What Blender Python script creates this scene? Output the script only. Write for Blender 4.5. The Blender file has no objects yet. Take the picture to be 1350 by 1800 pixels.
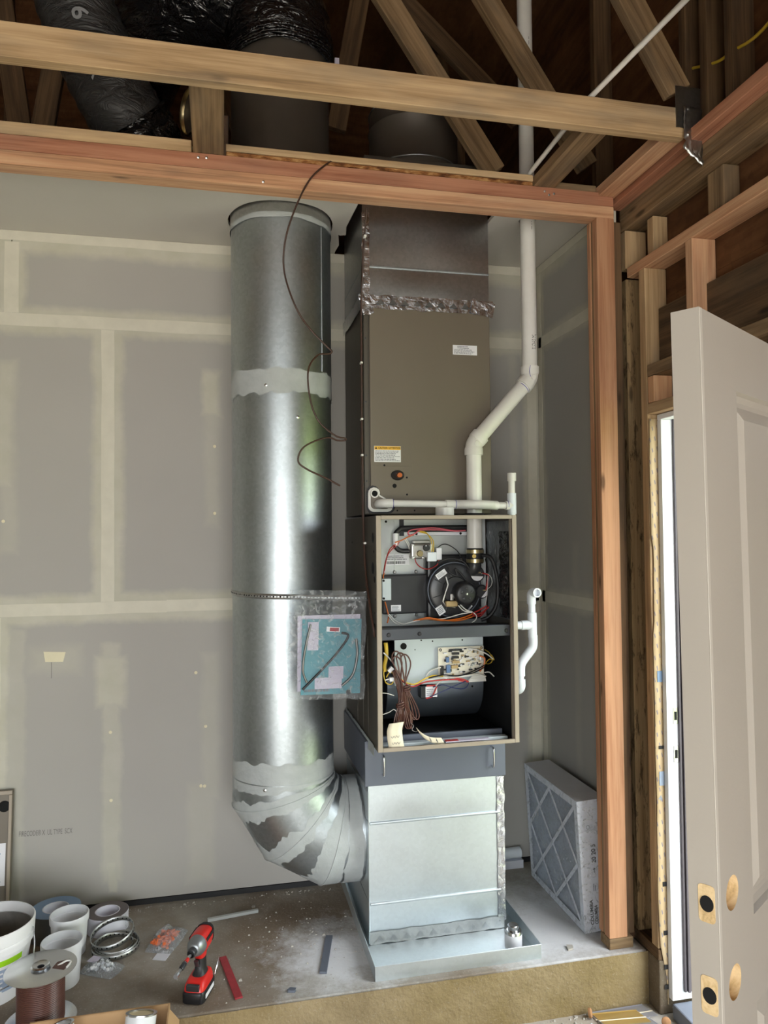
import bpy, math, random
from mathutils import Vector, Matrix, noise
random.seed(7)
PI = math.pi
scene = bpy.context.scene
col = scene.collection

# ------------------------------------------------------------------ camera
cam_data = bpy.data.cameras.new('camera')
cam = bpy.data.objects.new('camera', cam_data)
col.objects.link(cam)
cam_data.sensor_fit = 'HORIZONTAL'
cam_data.sensor_width = 36.0
cam_data.lens = 1301.7 / 1350.0 * 36.0
cam_data.clip_start = 0.05
yaw, pitch, roll = 0.2173, 0.0304, 0.0093
fw = Vector((math.sin(yaw) * math.cos(pitch), math.cos(yaw) * math.cos(pitch), math.sin(pitch)))
rt = Vector((math.cos(yaw), -math.sin(yaw), 0))
up = rt.cross(fw)
cu = rt * math.cos(roll) - up * math.sin(roll)
cv = rt * math.sin(roll) + up * math.cos(roll)
cam.matrix_world = Matrix(((cu.x, cv.x, -fw.x, 1.4748), (cu.y, cv.y, -fw.y, -3.2798), (cu.z, cv.z, -fw.z, 1.5318), (0, 0, 0, 1)))
scene.camera = cam

# ------------------------------------------------------------------ sky, sun, exposure
world = bpy.data.worlds.new('world')
scene.world = world
world.use_nodes = True
wn = world.node_tree.nodes
wn['Background'].inputs[0].default_value = (0.92, 0.965, 1.0, 1)
wn['Background'].inputs[1].default_value = 3.0
scene.view_settings.view_transform = 'Standard'
scene.view_settings.look = 'None'
scene.view_settings.gamma = 1.0
scene.view_settings.use_curve_mapping = False
scene.view_settings.exposure = 1.66
scene.cycles.max_bounces = 14
scene.cycles.diffuse_bounces = 8
scene.cycles.glossy_bounces = 6
scene.cycles.transparent_max_bounces = 16
scene.cycles.sample_clamp_indirect = 6.0


sun_data = bpy.data.lights.new('sun', 'SUN')
sun_data.energy = 9.0
sun_data.angle = 0.01
sun_data.color = (1.0, 0.95, 0.86)
sun = bpy.data.objects.new('sun', sun_data)
sun.rotation_euler = Vector((0.35, 0.70, -0.62)).to_track_quat('-Z', 'Y').to_euler()
col.objects.link(sun)


def portal(name, loc, rot, sx, sy):
    d = bpy.data.lights.new(name, 'AREA')
    d.shape = 'RECTANGLE'
    d.size, d.size_y = sx, sy
    d.cycles.is_portal = True
    o = bpy.data.objects.new(name, d)
    o.location = loc
    o.rotation_euler = rot
    col.objects.link(o)


portal('garage_door_daylight', (0.975, -6.39, 0.93), (PI / 2, 0, 0), 3.85, 2.56)
portal('side_door_daylight', (3.2, -1.32, 0.88), (PI / 2, 0, PI / 2), 0.95, 2.14)


# ------------------------------------------------------------------ materials
def srgb(r, g, b):
    f = lambda c: (c / 255 / 12.92) if c / 255 <= 0.04045 else ((c / 255 + 0.055) / 1.055) ** 2.4
    return (f(r), f(g), f(b))


class NT:
    def __init__(self, name):
        self.m = bpy.data.materials.new(name)
        self.m.use_nodes = True
        self.t = self.m.node_tree
        self.b = self.t.nodes['Principled BSDF']
        self.out = self.t.nodes['Material Output']

    def n(self, typ, **kw):
        x = self.t.nodes.new(typ)
        for k, v in kw.items():
            setattr(x, k, v)
        return x

    def l(self, a, b):
        self.t.links.new(a, b)

    def math(self, op, a, b=None, c=None, clamp=False):
        x = self.n('ShaderNodeMath', operation=op, use_clamp=clamp)
        for i, v in enumerate((a, b, c)):
            if v is None:
                continue
            if isinstance(v, (int, float)):
                x.inputs[i].default_value = v
            else:
                self.l(v, x.inputs[i])
        return x.outputs[0]

    def mix(self, fac, a, b):
        x = self.n('ShaderNodeMix', data_type='RGBA')
        for i, v in ((0, fac), (6, a), (7, b)):
            if isinstance(v, (int, float)):
                x.inputs[i].default_value = v
            elif isinstance(v, tuple):
                x.inputs[i].default_value = (*v, 1)
            else:
                self.l(v, x.inputs[i])
        return x.outputs[2]

    def noise(self, vec, scale, detail=3, rough=0.55, dist=0):
        x = self.n('ShaderNodeTexNoise')
        x.inputs['Scale'].default_value = scale
        x.inputs['Detail'].default_value = detail
        x.inputs['Roughness'].default_value = rough
        x.inputs['Distortion'].default_value = dist
        if vec is not None:
            self.l(vec, x.inputs['Vector'])
        return x.outputs[0]

    def ramp(self, fac, stops):
        x = self.n('ShaderNodeValToRGB')
        e = x.color_ramp.elements
        while len(e) < len(stops):
            e.new(0.5)
        for i, (p, c) in enumerate(stops):
            e[i].position = p
            e[i].color = (*c, 1) if isinstance(c, tuple) else (c, c, c, 1)
        self.l(fac, x.inputs[0])
        return x.outputs[0]

    def obj(self, scale=None, rnd=0):
        tc = self.n('ShaderNodeTexCoord').outputs['Object']
        if scale is None and not rnd:
            return tc
        mp = self.n('ShaderNodeMapping')
        if scale:
            mp.inputs['Scale'].default_value = scale
        if rnd:
            oi = self.n('ShaderNodeObjectInfo').outputs['Random']
            cx = self.n('ShaderNodeCombineXYZ')
            r = self.math('MULTIPLY', oi, rnd)
            for i in range(3):
                self.l(r, cx.inputs[i])
            self.l(cx.outputs[0], mp.inputs['Location'])
        self.l(tc, mp.inputs['Vector'])
        return mp.outputs[0]

    def bump(self, h, strength=0.3, dist=0.005):
        x = self.n('ShaderNodeBump')
        x.inputs['Strength'].default_value = strength
        x.inputs['Distance'].default_value = dist
        self.l(h, x.inputs['Height'])
        self.l(x.outputs[0], self.b.inputs['Normal'])

    def set(self, base=None, rough=None, metal=None, spec=None):
        for key, v in (('Base Color', base), ('Roughness', rough), ('Metallic', metal), ('Specular IOR Level', spec)):
            if v is None:
                continue
            if isinstance(v, tuple):
                self.b.inputs[key].default_value = (*v, 1)
            elif isinstance(v, (int, float)):
                self.b.inputs[key].default_value = v
            else:
                self.l(v, self.b.inputs[key])


M = {}


def mk(name, c, rough=0.5, metal=0.0, var=0.12, vs=9, bump=0.0, bs=80, spec=0.5):
    k = NT(name)
    v = k.obj()
    nz = k.noise(v, vs)
    d = tuple(x * (1 - var) for x in c)
    e = tuple(min(1, x * (1 + var)) for x in c)
    k.set(k.ramp(nz, [(0.3, d), (0.7, e)]), rough, metal, spec)
    if bump:
        k.bump(k.noise(v, bs), bump)
    M[name] = k.m
    return k


def wood(name, a, b, knots=True, rough=0.75, wane=None, grey=0.25):
    k = NT(name)
    base = k.noise(k.obj((0.8, 9, 9), 37), 2.6, 4, 0.6, 0.5)
    rings = k.noise(k.obj((0.55, 70, 26), 53), 1.6, 3, 0.5, 0.4)
    fine = k.noise(k.obj((4, 260, 260), 11), 1.0, 2, 0.6)
    f = k.math('ADD', k.math('ADD', k.math('MULTIPLY', base, 0.42), k.math('MULTIPLY', rings, 0.40)), k.math('MULTIPLY', fine, 0.18))
    c = k.ramp(f, [(0.36, tuple(x * 0.62 for x in a)), (0.45, a), (0.55, b), (0.66, tuple(min(1, x * 1.14) for x in b))])
    if knots:
        vo = k.n('ShaderNodeTexVoronoi')
        vo.inputs['Scale'].default_value = 1.0
        k.l(k.obj((2.6, 9, 9), 23), vo.inputs['Vector'])
        kn = k.ramp(vo.outputs['Distance'], [(0.05, 1.0), (0.11, 0.0)])
        c = k.mix(k.math('MULTIPLY', kn, 0.8), c, tuple(x * 0.2 for x in a))
    blot = k.noise(k.obj((1.5, 6, 6), 71), 2.0, 3)
    g = sum(a) / 3
    c = k.mix(k.math('MULTIPLY', k.ramp(blot, [(0.48, 0.0), (0.72, 1.0)]), grey), c, (g * 0.55, g * 0.5, g * 0.42))
    if wane:
        wv = k.noise(k.obj((5, 22, 22), 5), 1.6, 5, 0.7)
        c = k.mix(k.math('MULTIPLY', k.ramp(wv, [(0.53, 0.0), (0.62, 1.0)]), 0.8), c, wane)
    k.set(c, rough, 0, 0.3)
    k.bump(f, 0.15, 0.002)
    M[name] = k.m


wood('wood_tan', srgb(170, 140, 103), srgb(190, 161, 123), grey=0.45)
wood('wood_pink', srgb(190, 142, 107), srgb(206, 164, 128))
wood('wood_post', srgb(172, 122, 90), srgb(190, 143, 109), grey=0.1)
wood('wood_red', srgb(160, 106, 80), srgb(178, 126, 98), knots=False)
wood('wood_lit', srgb(204, 152, 110), srgb(218, 172, 130), knots=False)  # orange timber coloured bright, daylight put into the cripple blocks' colour
wood('wood_aged', srgb(122, 98, 70), srgb(146, 120, 89), grey=0.5)
wood('wood_dark', srgb(84, 64, 45), srgb(108, 84, 60), grey=0.4)  # dark timber; on far truss webs it puts attic shade into colour
wood('wood_wane', srgb(142, 116, 82), srgb(164, 138, 102), wane=srgb(58, 44, 28))
wood('wood_bare', srgb(206, 176, 128), srgb(222, 196, 152), knots=False, grey=0.0)

# bark-edged boards
k = NT('bark')
v = k.obj((3, 10, 10))
k.set(k.ramp(k.noise(v, 5, 5, 0.7), [(0.38, srgb(84, 50, 28)), (0.5, srgb(150, 100, 58)), (0.62, srgb(190, 148, 98))]), 0.9, 0, 0.2)
k.bump(k.noise(v, 14, 5), 0.6, 0.01)
M['bark'] = k.m

# rough brown sheathing boards
k = NT('osb')
v = k.obj((14, 5, 5))
vo = k.n('ShaderNodeTexVoronoi')
vo.inputs['Scale'].default_value = 6
k.l(v, vo.inputs['Vector'])
sep = k.n('ShaderNodeSeparateColor')
k.l(vo.outputs['Color'], sep.inputs[0])
gr_ = k.noise(k.obj((1.2, 1.2, 9)), 2.0, 4)
f = k.math('ADD', k.math('MULTIPLY', sep.outputs[0], 0.1), k.math('MULTIPLY', gr_, 0.9))
k.set(k.ramp(f, [(0.25, srgb(66, 42, 26)), (0.5, srgb(92, 61, 38)), (0.75, srgb(116, 80, 52))]), 0.85, 0, 0.2)
M['osb'] = k.m


# drywall: grey paper with feathered joint compound where boards meet and over screw lines
def drywall(name, axis, rects, gray=(172, 169, 163), mud=(202, 199, 184)):
    k = NT(name)
    tc = k.obj()
    wn1 = k.n('ShaderNodeTexNoise')
    wn1.inputs['Scale'].default_value = 7
    wn1.inputs['Detail'].default_value = 5
    wn1.inputs['Roughness'].default_value = 0.65
    k.l(tc, wn1.inputs['Vector'])
    sp = k.n('ShaderNodeSeparateXYZ')
    k.l(tc, sp.inputs[0])
    sn = k.n('ShaderNodeSeparateColor')
    k.l(wn1.outputs['Color'], sn.inputs[0])
    u = k.math('ADD', sp.outputs['XY'.index(axis)], k.math('MULTIPLY', k.math('SUBTRACT', sn.outputs[0], 0.5), 0.06))
    w = k.math('ADD', sp.outputs[2], k.math('MULTIPLY', k.math('SUBTRACT', sn.outputs[1], 0.5), 0.06))
    acc = None
    for (cx, cz, hx, hz, soft, st) in rects:
        dx = k.math('SUBTRACT', k.math('ABSOLUTE', k.math('SUBTRACT', u, cx)), hx)
        dz = k.math('SUBTRACT', k.math('ABSOLUTE', k.math('SUBTRACT', w, cz)), hz)
        d = k.math('MAXIMUM', dx, dz)
        m = k.math('MULTIPLY', k.math('DIVIDE', d, -soft, clamp=True), st)
        acc = m if acc is None else k.math('MAXIMUM', acc, m)
    big = k.noise(tc, 1.3, 3)
    base = k.ramp(big, [(0.3, tuple(x * 0.93 for x in srgb(*gray))), (0.7, srgb(*gray))])
    mudv = k.noise(tc, 9, 4)
    mudc = k.ramp(mudv, [(0.3, srgb(mud[0] - 14, mud[1] - 13, mud[2] - 18)), (0.7, srgb(*mud))])
    c = k.mix(acc, base, mudc) if acc is not None else base
    k.set(c, 0.88, 0, 0.25)
    k.bump(k.noise(tc, 30, 4), 0.06, 0.003)
    M[name] = k.m


drywall('drywall_back', 'X', [
    (0, 1.236, 9, 0.075, 0.03, 0.75), (0, 2.433, 9, 0.072, 0.03, 0.75), (0, 2.775, 9, 0.085, 0.04, 0.8),
    (1.013, 1.83, 0.075, 0.62, 0.03, 0.75), (0.636, 2.62, 0.07, 0.2, 0.03, 0.75), (0.575, 0.55, 0.075, 0.7, 0.03, 0.8),
    (0.66, 0.55, 0.045, 0.62, 0.02, 0.35),
    (1.435, 2.15, 0.05, 0.11, 0.03, 0.7), (1.44, 1.86, 0.045, 0.3, 0.03, 0.3), (0.615, 2.0, 0.055, 0.28, 0.04, 0.55), (0.63, 1.7, 0.045, 0.25, 0.03, 0.3),
    (1.025, 0.93, 0.075, 0.12, 0.03, 0.65), (1.03, 0.6, 0.045, 0.5, 0.02, 0.45), (1.03, 0.13, 0.022, 0.07, 0.01, 0.6),
    (1.43, 0.72, 0.05, 0.33, 0.03, 0.28), (1.39, 0.28, 0.07, 0.22, 0.03, 0.25),
    (0.81, 1.03, 0.12, 0.075, 0.05, 0.35), (2.6, 0.9, 0.06, 0.9, 0.04, 0.35), (2.92, 1.4, 0.05, 1.5, 0.02, 0.75), (2.83, 1.9, 0.03, 0.5, 0.02, 0.3)])
drywall('drywall_side', 'Y', [
    (0, 1.236, 9, 0.06, 0.03, 0.65), (0, 2.433, 9, 0.06, 0.03, 0.65), (0, 2.775, 9, 0.07, 0.04, 0.7),
    (-0.04, 1.4, 0.05, 1.5, 0.02, 0.75), (-0.53, 2.0, 0.03, 0.09, 0.02, 0.5), (-0.36, 1.0, 0.04, 0.5, 0.03, 0.25), (-0.5, 1.5, 0.03, 0.2, 0.03, 0.2), (-0.08, 1.75, 0.02, 0.12, 0.02, 0.5)])
drywall('drywall_ceiling', 'X', [], (206, 202, 194))  # lighter grey than the walls: bounced light put into the ceiling's colour
drywall('drywall_garage', 'X', [(0, 1.236, 9, 0.06, 0.03, 0.6)])
mk('joint_paper', srgb(206, 202, 187), 0.9, var=0.05, vs=14)
mk('mud_cream', srgb(222, 214, 184), 0.85, var=0.05)


# galvanised sheet
def galv(name, c, rough, spang=0.08, streak=0.0):
    k = NT(name)
    v = k.obj()
    vo = k.n('ShaderNodeTexVoronoi')
    vo.inputs['Scale'].default_value = 95
    k.l(v, vo.inputs['Vector'])
    sep = k.n('ShaderNodeSeparateColor')
    k.l(vo.outputs['Color'], sep.inputs[0])
    big = k.noise(v, 3.2, 4)
    f = k.math('ADD', k.math('MULTIPLY', sep.outputs[0], 0.5), k.math('MULTIPLY', big, 0.5))
    k.set(k.ramp(f, [(0.2, tuple(x * (1 - spang) for x in c)), (0.8, tuple(min(1, x * (1 + spang)) for x in c))]), None, 1.0)
    st = k.noise(k.obj((5, 5, 160)), 1.0, 3)
    r = k.math('ADD', k.math('MULTIPLY', k.noise(v, 7, 4), 0.16), rough - 0.08)
    r = k.math('ADD', r, k.math('MULTIPLY', st, 0.06))
    k.l(r, k.b.inputs['Roughness'])
    if streak:
        k.bump(k.noise(v, 1.6, 2), streak, 0.02)
    M[name] = k.m


galv('galvanised', srgb(176, 183, 186), 0.4)
galv('galvanised_sheet', srgb(212, 220, 224), 0.42, 0.03, streak=0.12)
galv('galvanised_dull', srgb(178, 180, 180), 0.3, streak=0.15)
galv('galvanised_strap', srgb(190, 192, 190), 0.4)
k = NT('foil_tape')
v = k.obj()
k.set(srgb(210, 212, 216), 0.24, 1.0)
k.bump(k.noise(v, 30, 4, 0.6, 1.2), 0.4, 0.01)
M['foil_tape'] = k.m
k = NT('foil_insulation')
v = k.obj((1, 3, 0.8))
k.set(srgb(150, 152, 156), 0.28, 1.0)
k.bump(k.noise(v, 16, 4, 0.6, 1.0), 0.9, 0.02)
M['foil_insulation'] = k.m
mk('mastic', srgb(172, 177, 177), 0.5, var=0.08, vs=18, bump=0.35, bs=38)
mk('enamel_brown', srgb(110, 101, 87), 0.42, var=0.04, vs=4)
mk('enamel_brown_dark', srgb(78, 72, 63), 0.45, var=0.05, vs=4)
mk('casing_edge', srgb(158, 146, 130), 0.45, var=0.05)
mk('enamel_grey', srgb(104, 110, 122), 0.4, 0.2, var=0.04, vs=4)
mk('duct_dark', srgb(84, 77, 70), 0.5, 0.3, var=0.06)
mk('panel_grey', srgb(188, 192, 190), 0.42, 0.5, var=0.06, vs=7)
mk('panel_blue', srgb(196, 206, 210), 0.45, 0.2, var=0.04, vs=5)
mk('blower_steel', srgb(120, 128, 140), 0.35, 0.85, var=0.08)
mk('black_plastic', (0.016, 0.016, 0.018), 0.38, var=0.2)
mk('black_satin', (0.03, 0.031, 0.034), 0.32, var=0.15)
mk('black_rubber', (0.013, 0.013, 0.014), 0.5, var=0.2)
mk('black_hole', (0.004, 0.004, 0.004), 0.9, var=0.0)
mk('interior_black', (0.012, 0.012, 0.013), 0.6, var=0.2)
k = NT('black_film')
v = k.obj((1, 1, 2.2))
k.set((0.009, 0.009, 0.01), 0.1, 0.0, 0.8)
k.bump(k.noise(v, 11, 3, 0.5, 1.5), 0.8, 0.03)
M['black_film'] = k.m
k = mk('grey_film', (0.035, 0.035, 0.036), 0.42, var=0.25)
k.bump(k.noise(k.obj((1, 1, 2.5)), 9, 4, 0.6, 1.2), 0.7, 0.03)
mk('film_print', srgb(150, 152, 156), 0.5, var=0.05)
mk('pvc', srgb(228, 226, 220), 0.34, var=0.03, vs=12)
mk('pvc_cool', srgb(226, 232, 238), 0.32, var=0.02, vs=12)
mk('pvc_primer', srgb(70, 72, 160), 0.4, var=0.2, vs=40)
mk('copper', srgb(200, 120, 74), 0.3, 1.0, var=0.08)
mk('brass', srgb(196, 180, 140), 0.28, 1.0, var=0.08)
mk('steel', srgb(200, 200, 202), 0.24, 1.0, var=0.05)
mk('cast_silver', srgb(176, 174, 170), 0.38, 0.9, var=0.12, vs=30, bump=0.2)
mk('screw_steel', srgb(216, 216, 214), 0.3, 1.0, var=0.05)
mk('white_label', srgb(228, 228, 232), 0.55, var=0.02)
mk('ink', (0.02, 0.02, 0.022), 0.7, var=0.0)
mk('ink_grey', srgb(110, 112, 120), 0.7, var=0.0)
mk('ink_stamp', srgb(118, 116, 112), 0.85, var=0.15)
mk('caution_yellow', srgb(234, 180, 40), 0.5, var=0.03)
mk('tag_paper', srgb(232, 222, 196), 0.8, var=0.03)
mk('shelf_dark', srgb(70, 73, 79), 0.4, 0.3, var=0.06)
mk('door_bevel_lit', srgb(196, 190, 180), 0.45, var=0.02)
mk('teal_paper', srgb(86, 140, 152), 0.7, var=0.08, vs=12)
mk('lilac_paper', srgb(190, 184, 200), 0.7, var=0.05)
for n_, c_ in (('wire_red', (178, 50, 48)), ('wire_orange', (214, 112, 40)), ('wire_yellow', (222, 186, 60)), ('wire_white', (222, 220, 214)),
               ('wire_brown', (84, 51, 42)), ('wire_blue', (38, 48, 92)), ('wire_black', (24, 24, 26)), ('wire_pink', (206, 96, 110)), ('cable_yellow', (200, 170, 50)), ('cable_brown', (66, 44, 34))):
    mk(n_, srgb(*c_), 0.4, var=0.06)
mk('circuit_board', srgb(230, 224, 206), 0.5, var=0.08, vs=30)
mk('chip_tan', srgb(176, 150, 104), 0.5, var=0.1)
mk('relay_blue', srgb(92, 120, 160), 0.4, var=0.05)
mk('door_paint', srgb(176, 169, 159), 0.5, var=0.02, vs=3, bump=0.05, bs=120)
mk('jamb_white', srgb(236, 238, 244), 0.45, var=0.02)
mk('weatherstrip', srgb(84, 78, 84), 0.55, var=0.1)
mk('filter_card', srgb(214, 216, 224), 0.6, var=0.04)
mk('filter_media', srgb(178, 184, 194), 0.9, var=0.12, vs=20)
mk('cardboard', srgb(186, 150, 108), 0.85, var=0.06, vs=8)
mk('tub_white', srgb(222, 224, 226), 0.4, var=0.02)
mk('bucket_white', srgb(226, 226, 226), 0.4, var=0.03)
mk('lime', srgb(150, 206, 30), 0.5, var=0.04)
mk('print_blue', srgb(150, 164, 184), 0.5, var=0.08)
mk('goop', srgb(112, 109, 104), 0.6, var=0.3, vs=18, bump=0.5, bs=30)
mk('tape_blue', srgb(120, 146, 176), 0.5, var=0.05)
mk('tape_side', srgb(118, 118, 116), 0.35, 0.6, var=0.15, vs=12)
mk('tape_brown', srgb(96, 88, 88), 0.5, var=0.05)
mk('tape_white', srgb(222, 222, 232), 0.5, var=0.02)
mk('red_plastic', srgb(206, 40, 34), 0.36, var=0.05)
mk('red_paint', srgb(150, 44, 52), 0.5, var=0.15, vs=60)
mk('grey_cast', srgb(138, 142, 144), 0.36, 0.7, var=0.05)
mk('nut_orange', srgb(222, 110, 60), 0.45, var=0.08)
mk('bead_white', srgb(220, 222, 224), 0.5, var=0.05)
mk('can_silver', srgb(206, 208, 210), 0.25, 1.0, var=0.04)
mk('can_blue', srgb(50, 60, 180), 0.4, var=0.05)
mk('tan_lid', srgb(196, 180, 140), 0.5, var=0.05)
mk('nail_zinc', srgb(196, 198, 208), 0.35, 0.5, var=0.1)
mk('nail_brass', srgb(214, 184, 112), 0.35, 0.4, var=0.1)
mk('wood_chip', srgb(160, 118, 80), 0.85, var=0.15)
mk('chip_concrete', srgb(172, 167, 158), 0.9, var=0.12)
mk('grass', srgb(104, 122, 60), 0.9, var=0.35, vs=3)
mk('gravel', srgb(176, 172, 166), 0.95, var=0.12, vs=2)
mk('pan_dark', srgb(150, 160, 164), 0.4, 0.9, var=0.05)
mk('red_mark', srgb(190, 80, 50), 0.7, var=0.1)

# concrete: grey with brown damp stains, dust and speckle
def concrete(name, a, b, stain, dust=None, bumpy=0.35, speck=0.28):
    k = NT(name)
    v = k.obj()
    c = k.ramp(k.noise(v, 3.2, 6, 0.65), [(0.3, a), (0.7, b)])
    c = k.mix(k.math('MULTIPLY', k.ramp(k.noise(v, 1.7, 5, 0.6), [(0.42, 0.0), (0.62, 1.0)]), 0.75), c, stain)
    sp = k.noise(v, 130, 2)
    c = k.mix(k.math('MULTIPLY', k.ramp(sp, [(0.6, 0.0), (0.72, 1.0)]), speck), c, srgb(206, 204, 198))
    if dust:
        for (x, y, r) in dust:
            sx = k.n('ShaderNodeSeparateXYZ')
            k.l(v, sx.inputs[0])
            dx = k.math('SUBTRACT', sx.outputs[0], x)
            dy = k.math('SUBTRACT', sx.outputs[1], y)
            d = k.math('SQRT', k.math('ADD', k.math('MULTIPLY', dx, dx), k.math('MULTIPLY', dy, dy)))
            d = k.math('ADD', d, k.math('MULTIPLY', k.math('SUBTRACT', k.noise(v, 11, 6, 0.75), 0.5), 0.5))
            f = k.math('MULTIPLY', k.ramp(d, [(r * 0.35, 1.0), (r, 0.0)]), 0.75)
            c = k.mix(f, c, srgb(222, 224, 228))
    k.set(c, 0.9, 0, 0.25)
    h = k.math('ADD', k.noise(v, 60, 4), k.math('MULTIPLY', k.noise(v, 9, 4), 0.8))
    k.bump(h, bumpy, 0.006)
    M[name] = k.m


concrete('concrete_top', srgb(138, 132, 122), srgb(170, 165, 156), srgb(112, 93, 72), [(1.9, -0.55, 0.3), (2.72, -0.55, 0.42)])
concrete('concrete_face', srgb(128, 112, 84), srgb(164, 146, 114), srgb(124, 106, 68), None, 0.9, 0.12)
concrete('concrete_floor', srgb(166, 160, 152), srgb(192, 187, 180), srgb(150, 140, 124))
concrete('concrete_stem', srgb(98, 88, 74), srgb(124, 112, 96), srgb(84, 72, 56), None, 0.4, 0.15)

# house wrap with small blue dashes
k = NT('house_wrap')
v = k.obj()
br = k.n('ShaderNodeTexBrick')
br.inputs['Scale'].default_value = 1.0
mp = k.n('ShaderNodeMapping')
mp.inputs['Scale'].default_value = (55, 1, 24)
mp.inputs['Rotation'].default_value = (0, 0.5, 0)
k.l(v, mp.inputs['Vector'])
sx = k.n('ShaderNodeSeparateXYZ')
k.l(mp.outputs[0], sx.inputs[0])
fx = k.math('FRACT', sx.outputs[0])
fz = k.math('FRACT', k.math('ADD', sx.outputs[2], k.math('MULTIPLY', k.math('FLOOR', sx.outputs[0]), 0.37)))
dash = k.math('MULTIPLY', k.math('LESS_THAN', k.math('ABSOLUTE', k.math('SUBTRACT', fx, 0.5)), 0.11), k.math('LESS_THAN', k.math('ABSOLUTE', k.math('SUBTRACT', fz, 0.5)), 0.2))
k.set(k.mix(k.math('MULTIPLY', dash, 0.6), k.ramp(k.noise(v, 6), [(0.3, srgb(206, 180, 138)), (0.7, srgb(222, 200, 164))]), srgb(96, 106, 150)), 0.7, 0, 0.3)
k.bump(k.noise(v, 14, 3), 0.4, 0.01)
M['house_wrap'] = k.m

# clear film
def film(name, tint, opac, bs=24):
    k = NT(name)
    v = k.obj()
    tr = k.n('ShaderNodeBsdfTransparent')
    tr.inputs[0].default_value = (*tint, 1)
    k.set(srgb(226, 230, 232), 0.12, 0, 0.8)
    nz = k.noise(v, bs, 4, 0.6, 1.6)
    k.bump(nz, 0.9, 0.02)
    ms = k.n('ShaderNodeMixShader')
    f = k.math('ADD', k.math('MULTIPLY', k.ramp(nz, [(0.5, 0.0), (0.72, 1.0)]), 0.4), opac)
    k.l(f, ms.inputs[0])
    k.l(tr.outputs[0], ms.inputs[1])
    k.l(k.b.outputs[0], ms.inputs[2])
    k.l(ms.outputs[0], k.out.inputs[0])
    M[name] = k.m


film('clear_film', (0.95, 0.96, 0.97), 0.07, 30)
film('bag_film', (0.9, 0.92, 0.94), 0.22, 40)
film('shrink_film', (0.96, 0.97, 0.98), 0.1, 34)


# ------------------------------------------------------------------ mesh helpers
def spline(pts, n=6, closed=False):
    P = [Vector(p) for p in pts]
    out = []
    L = len(P)
    rng = range(L if closed else L - 1)
    for i in rng:
        if closed:
            p0, p1, p2, p3 = P[(i - 1) % L], P[i], P[(i + 1) % L], P[(i + 2) % L]
        else:
            p0, p1, p2, p3 = P[max(i - 1, 0)], P[i], P[i + 1], P[min(i + 2, L - 1)]
        for j in range(n):
            t = j / n
            out.append(0.5 * ((2 * p1) + (p2 - p0) * t + (2 * p0 - 5 * p1 + 4 * p2 - p3) * t * t + (3 * p1 - p0 - 3 * p2 + p3) * t ** 3))
    if not closed:
        out.append(P[-1])
    return out


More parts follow.
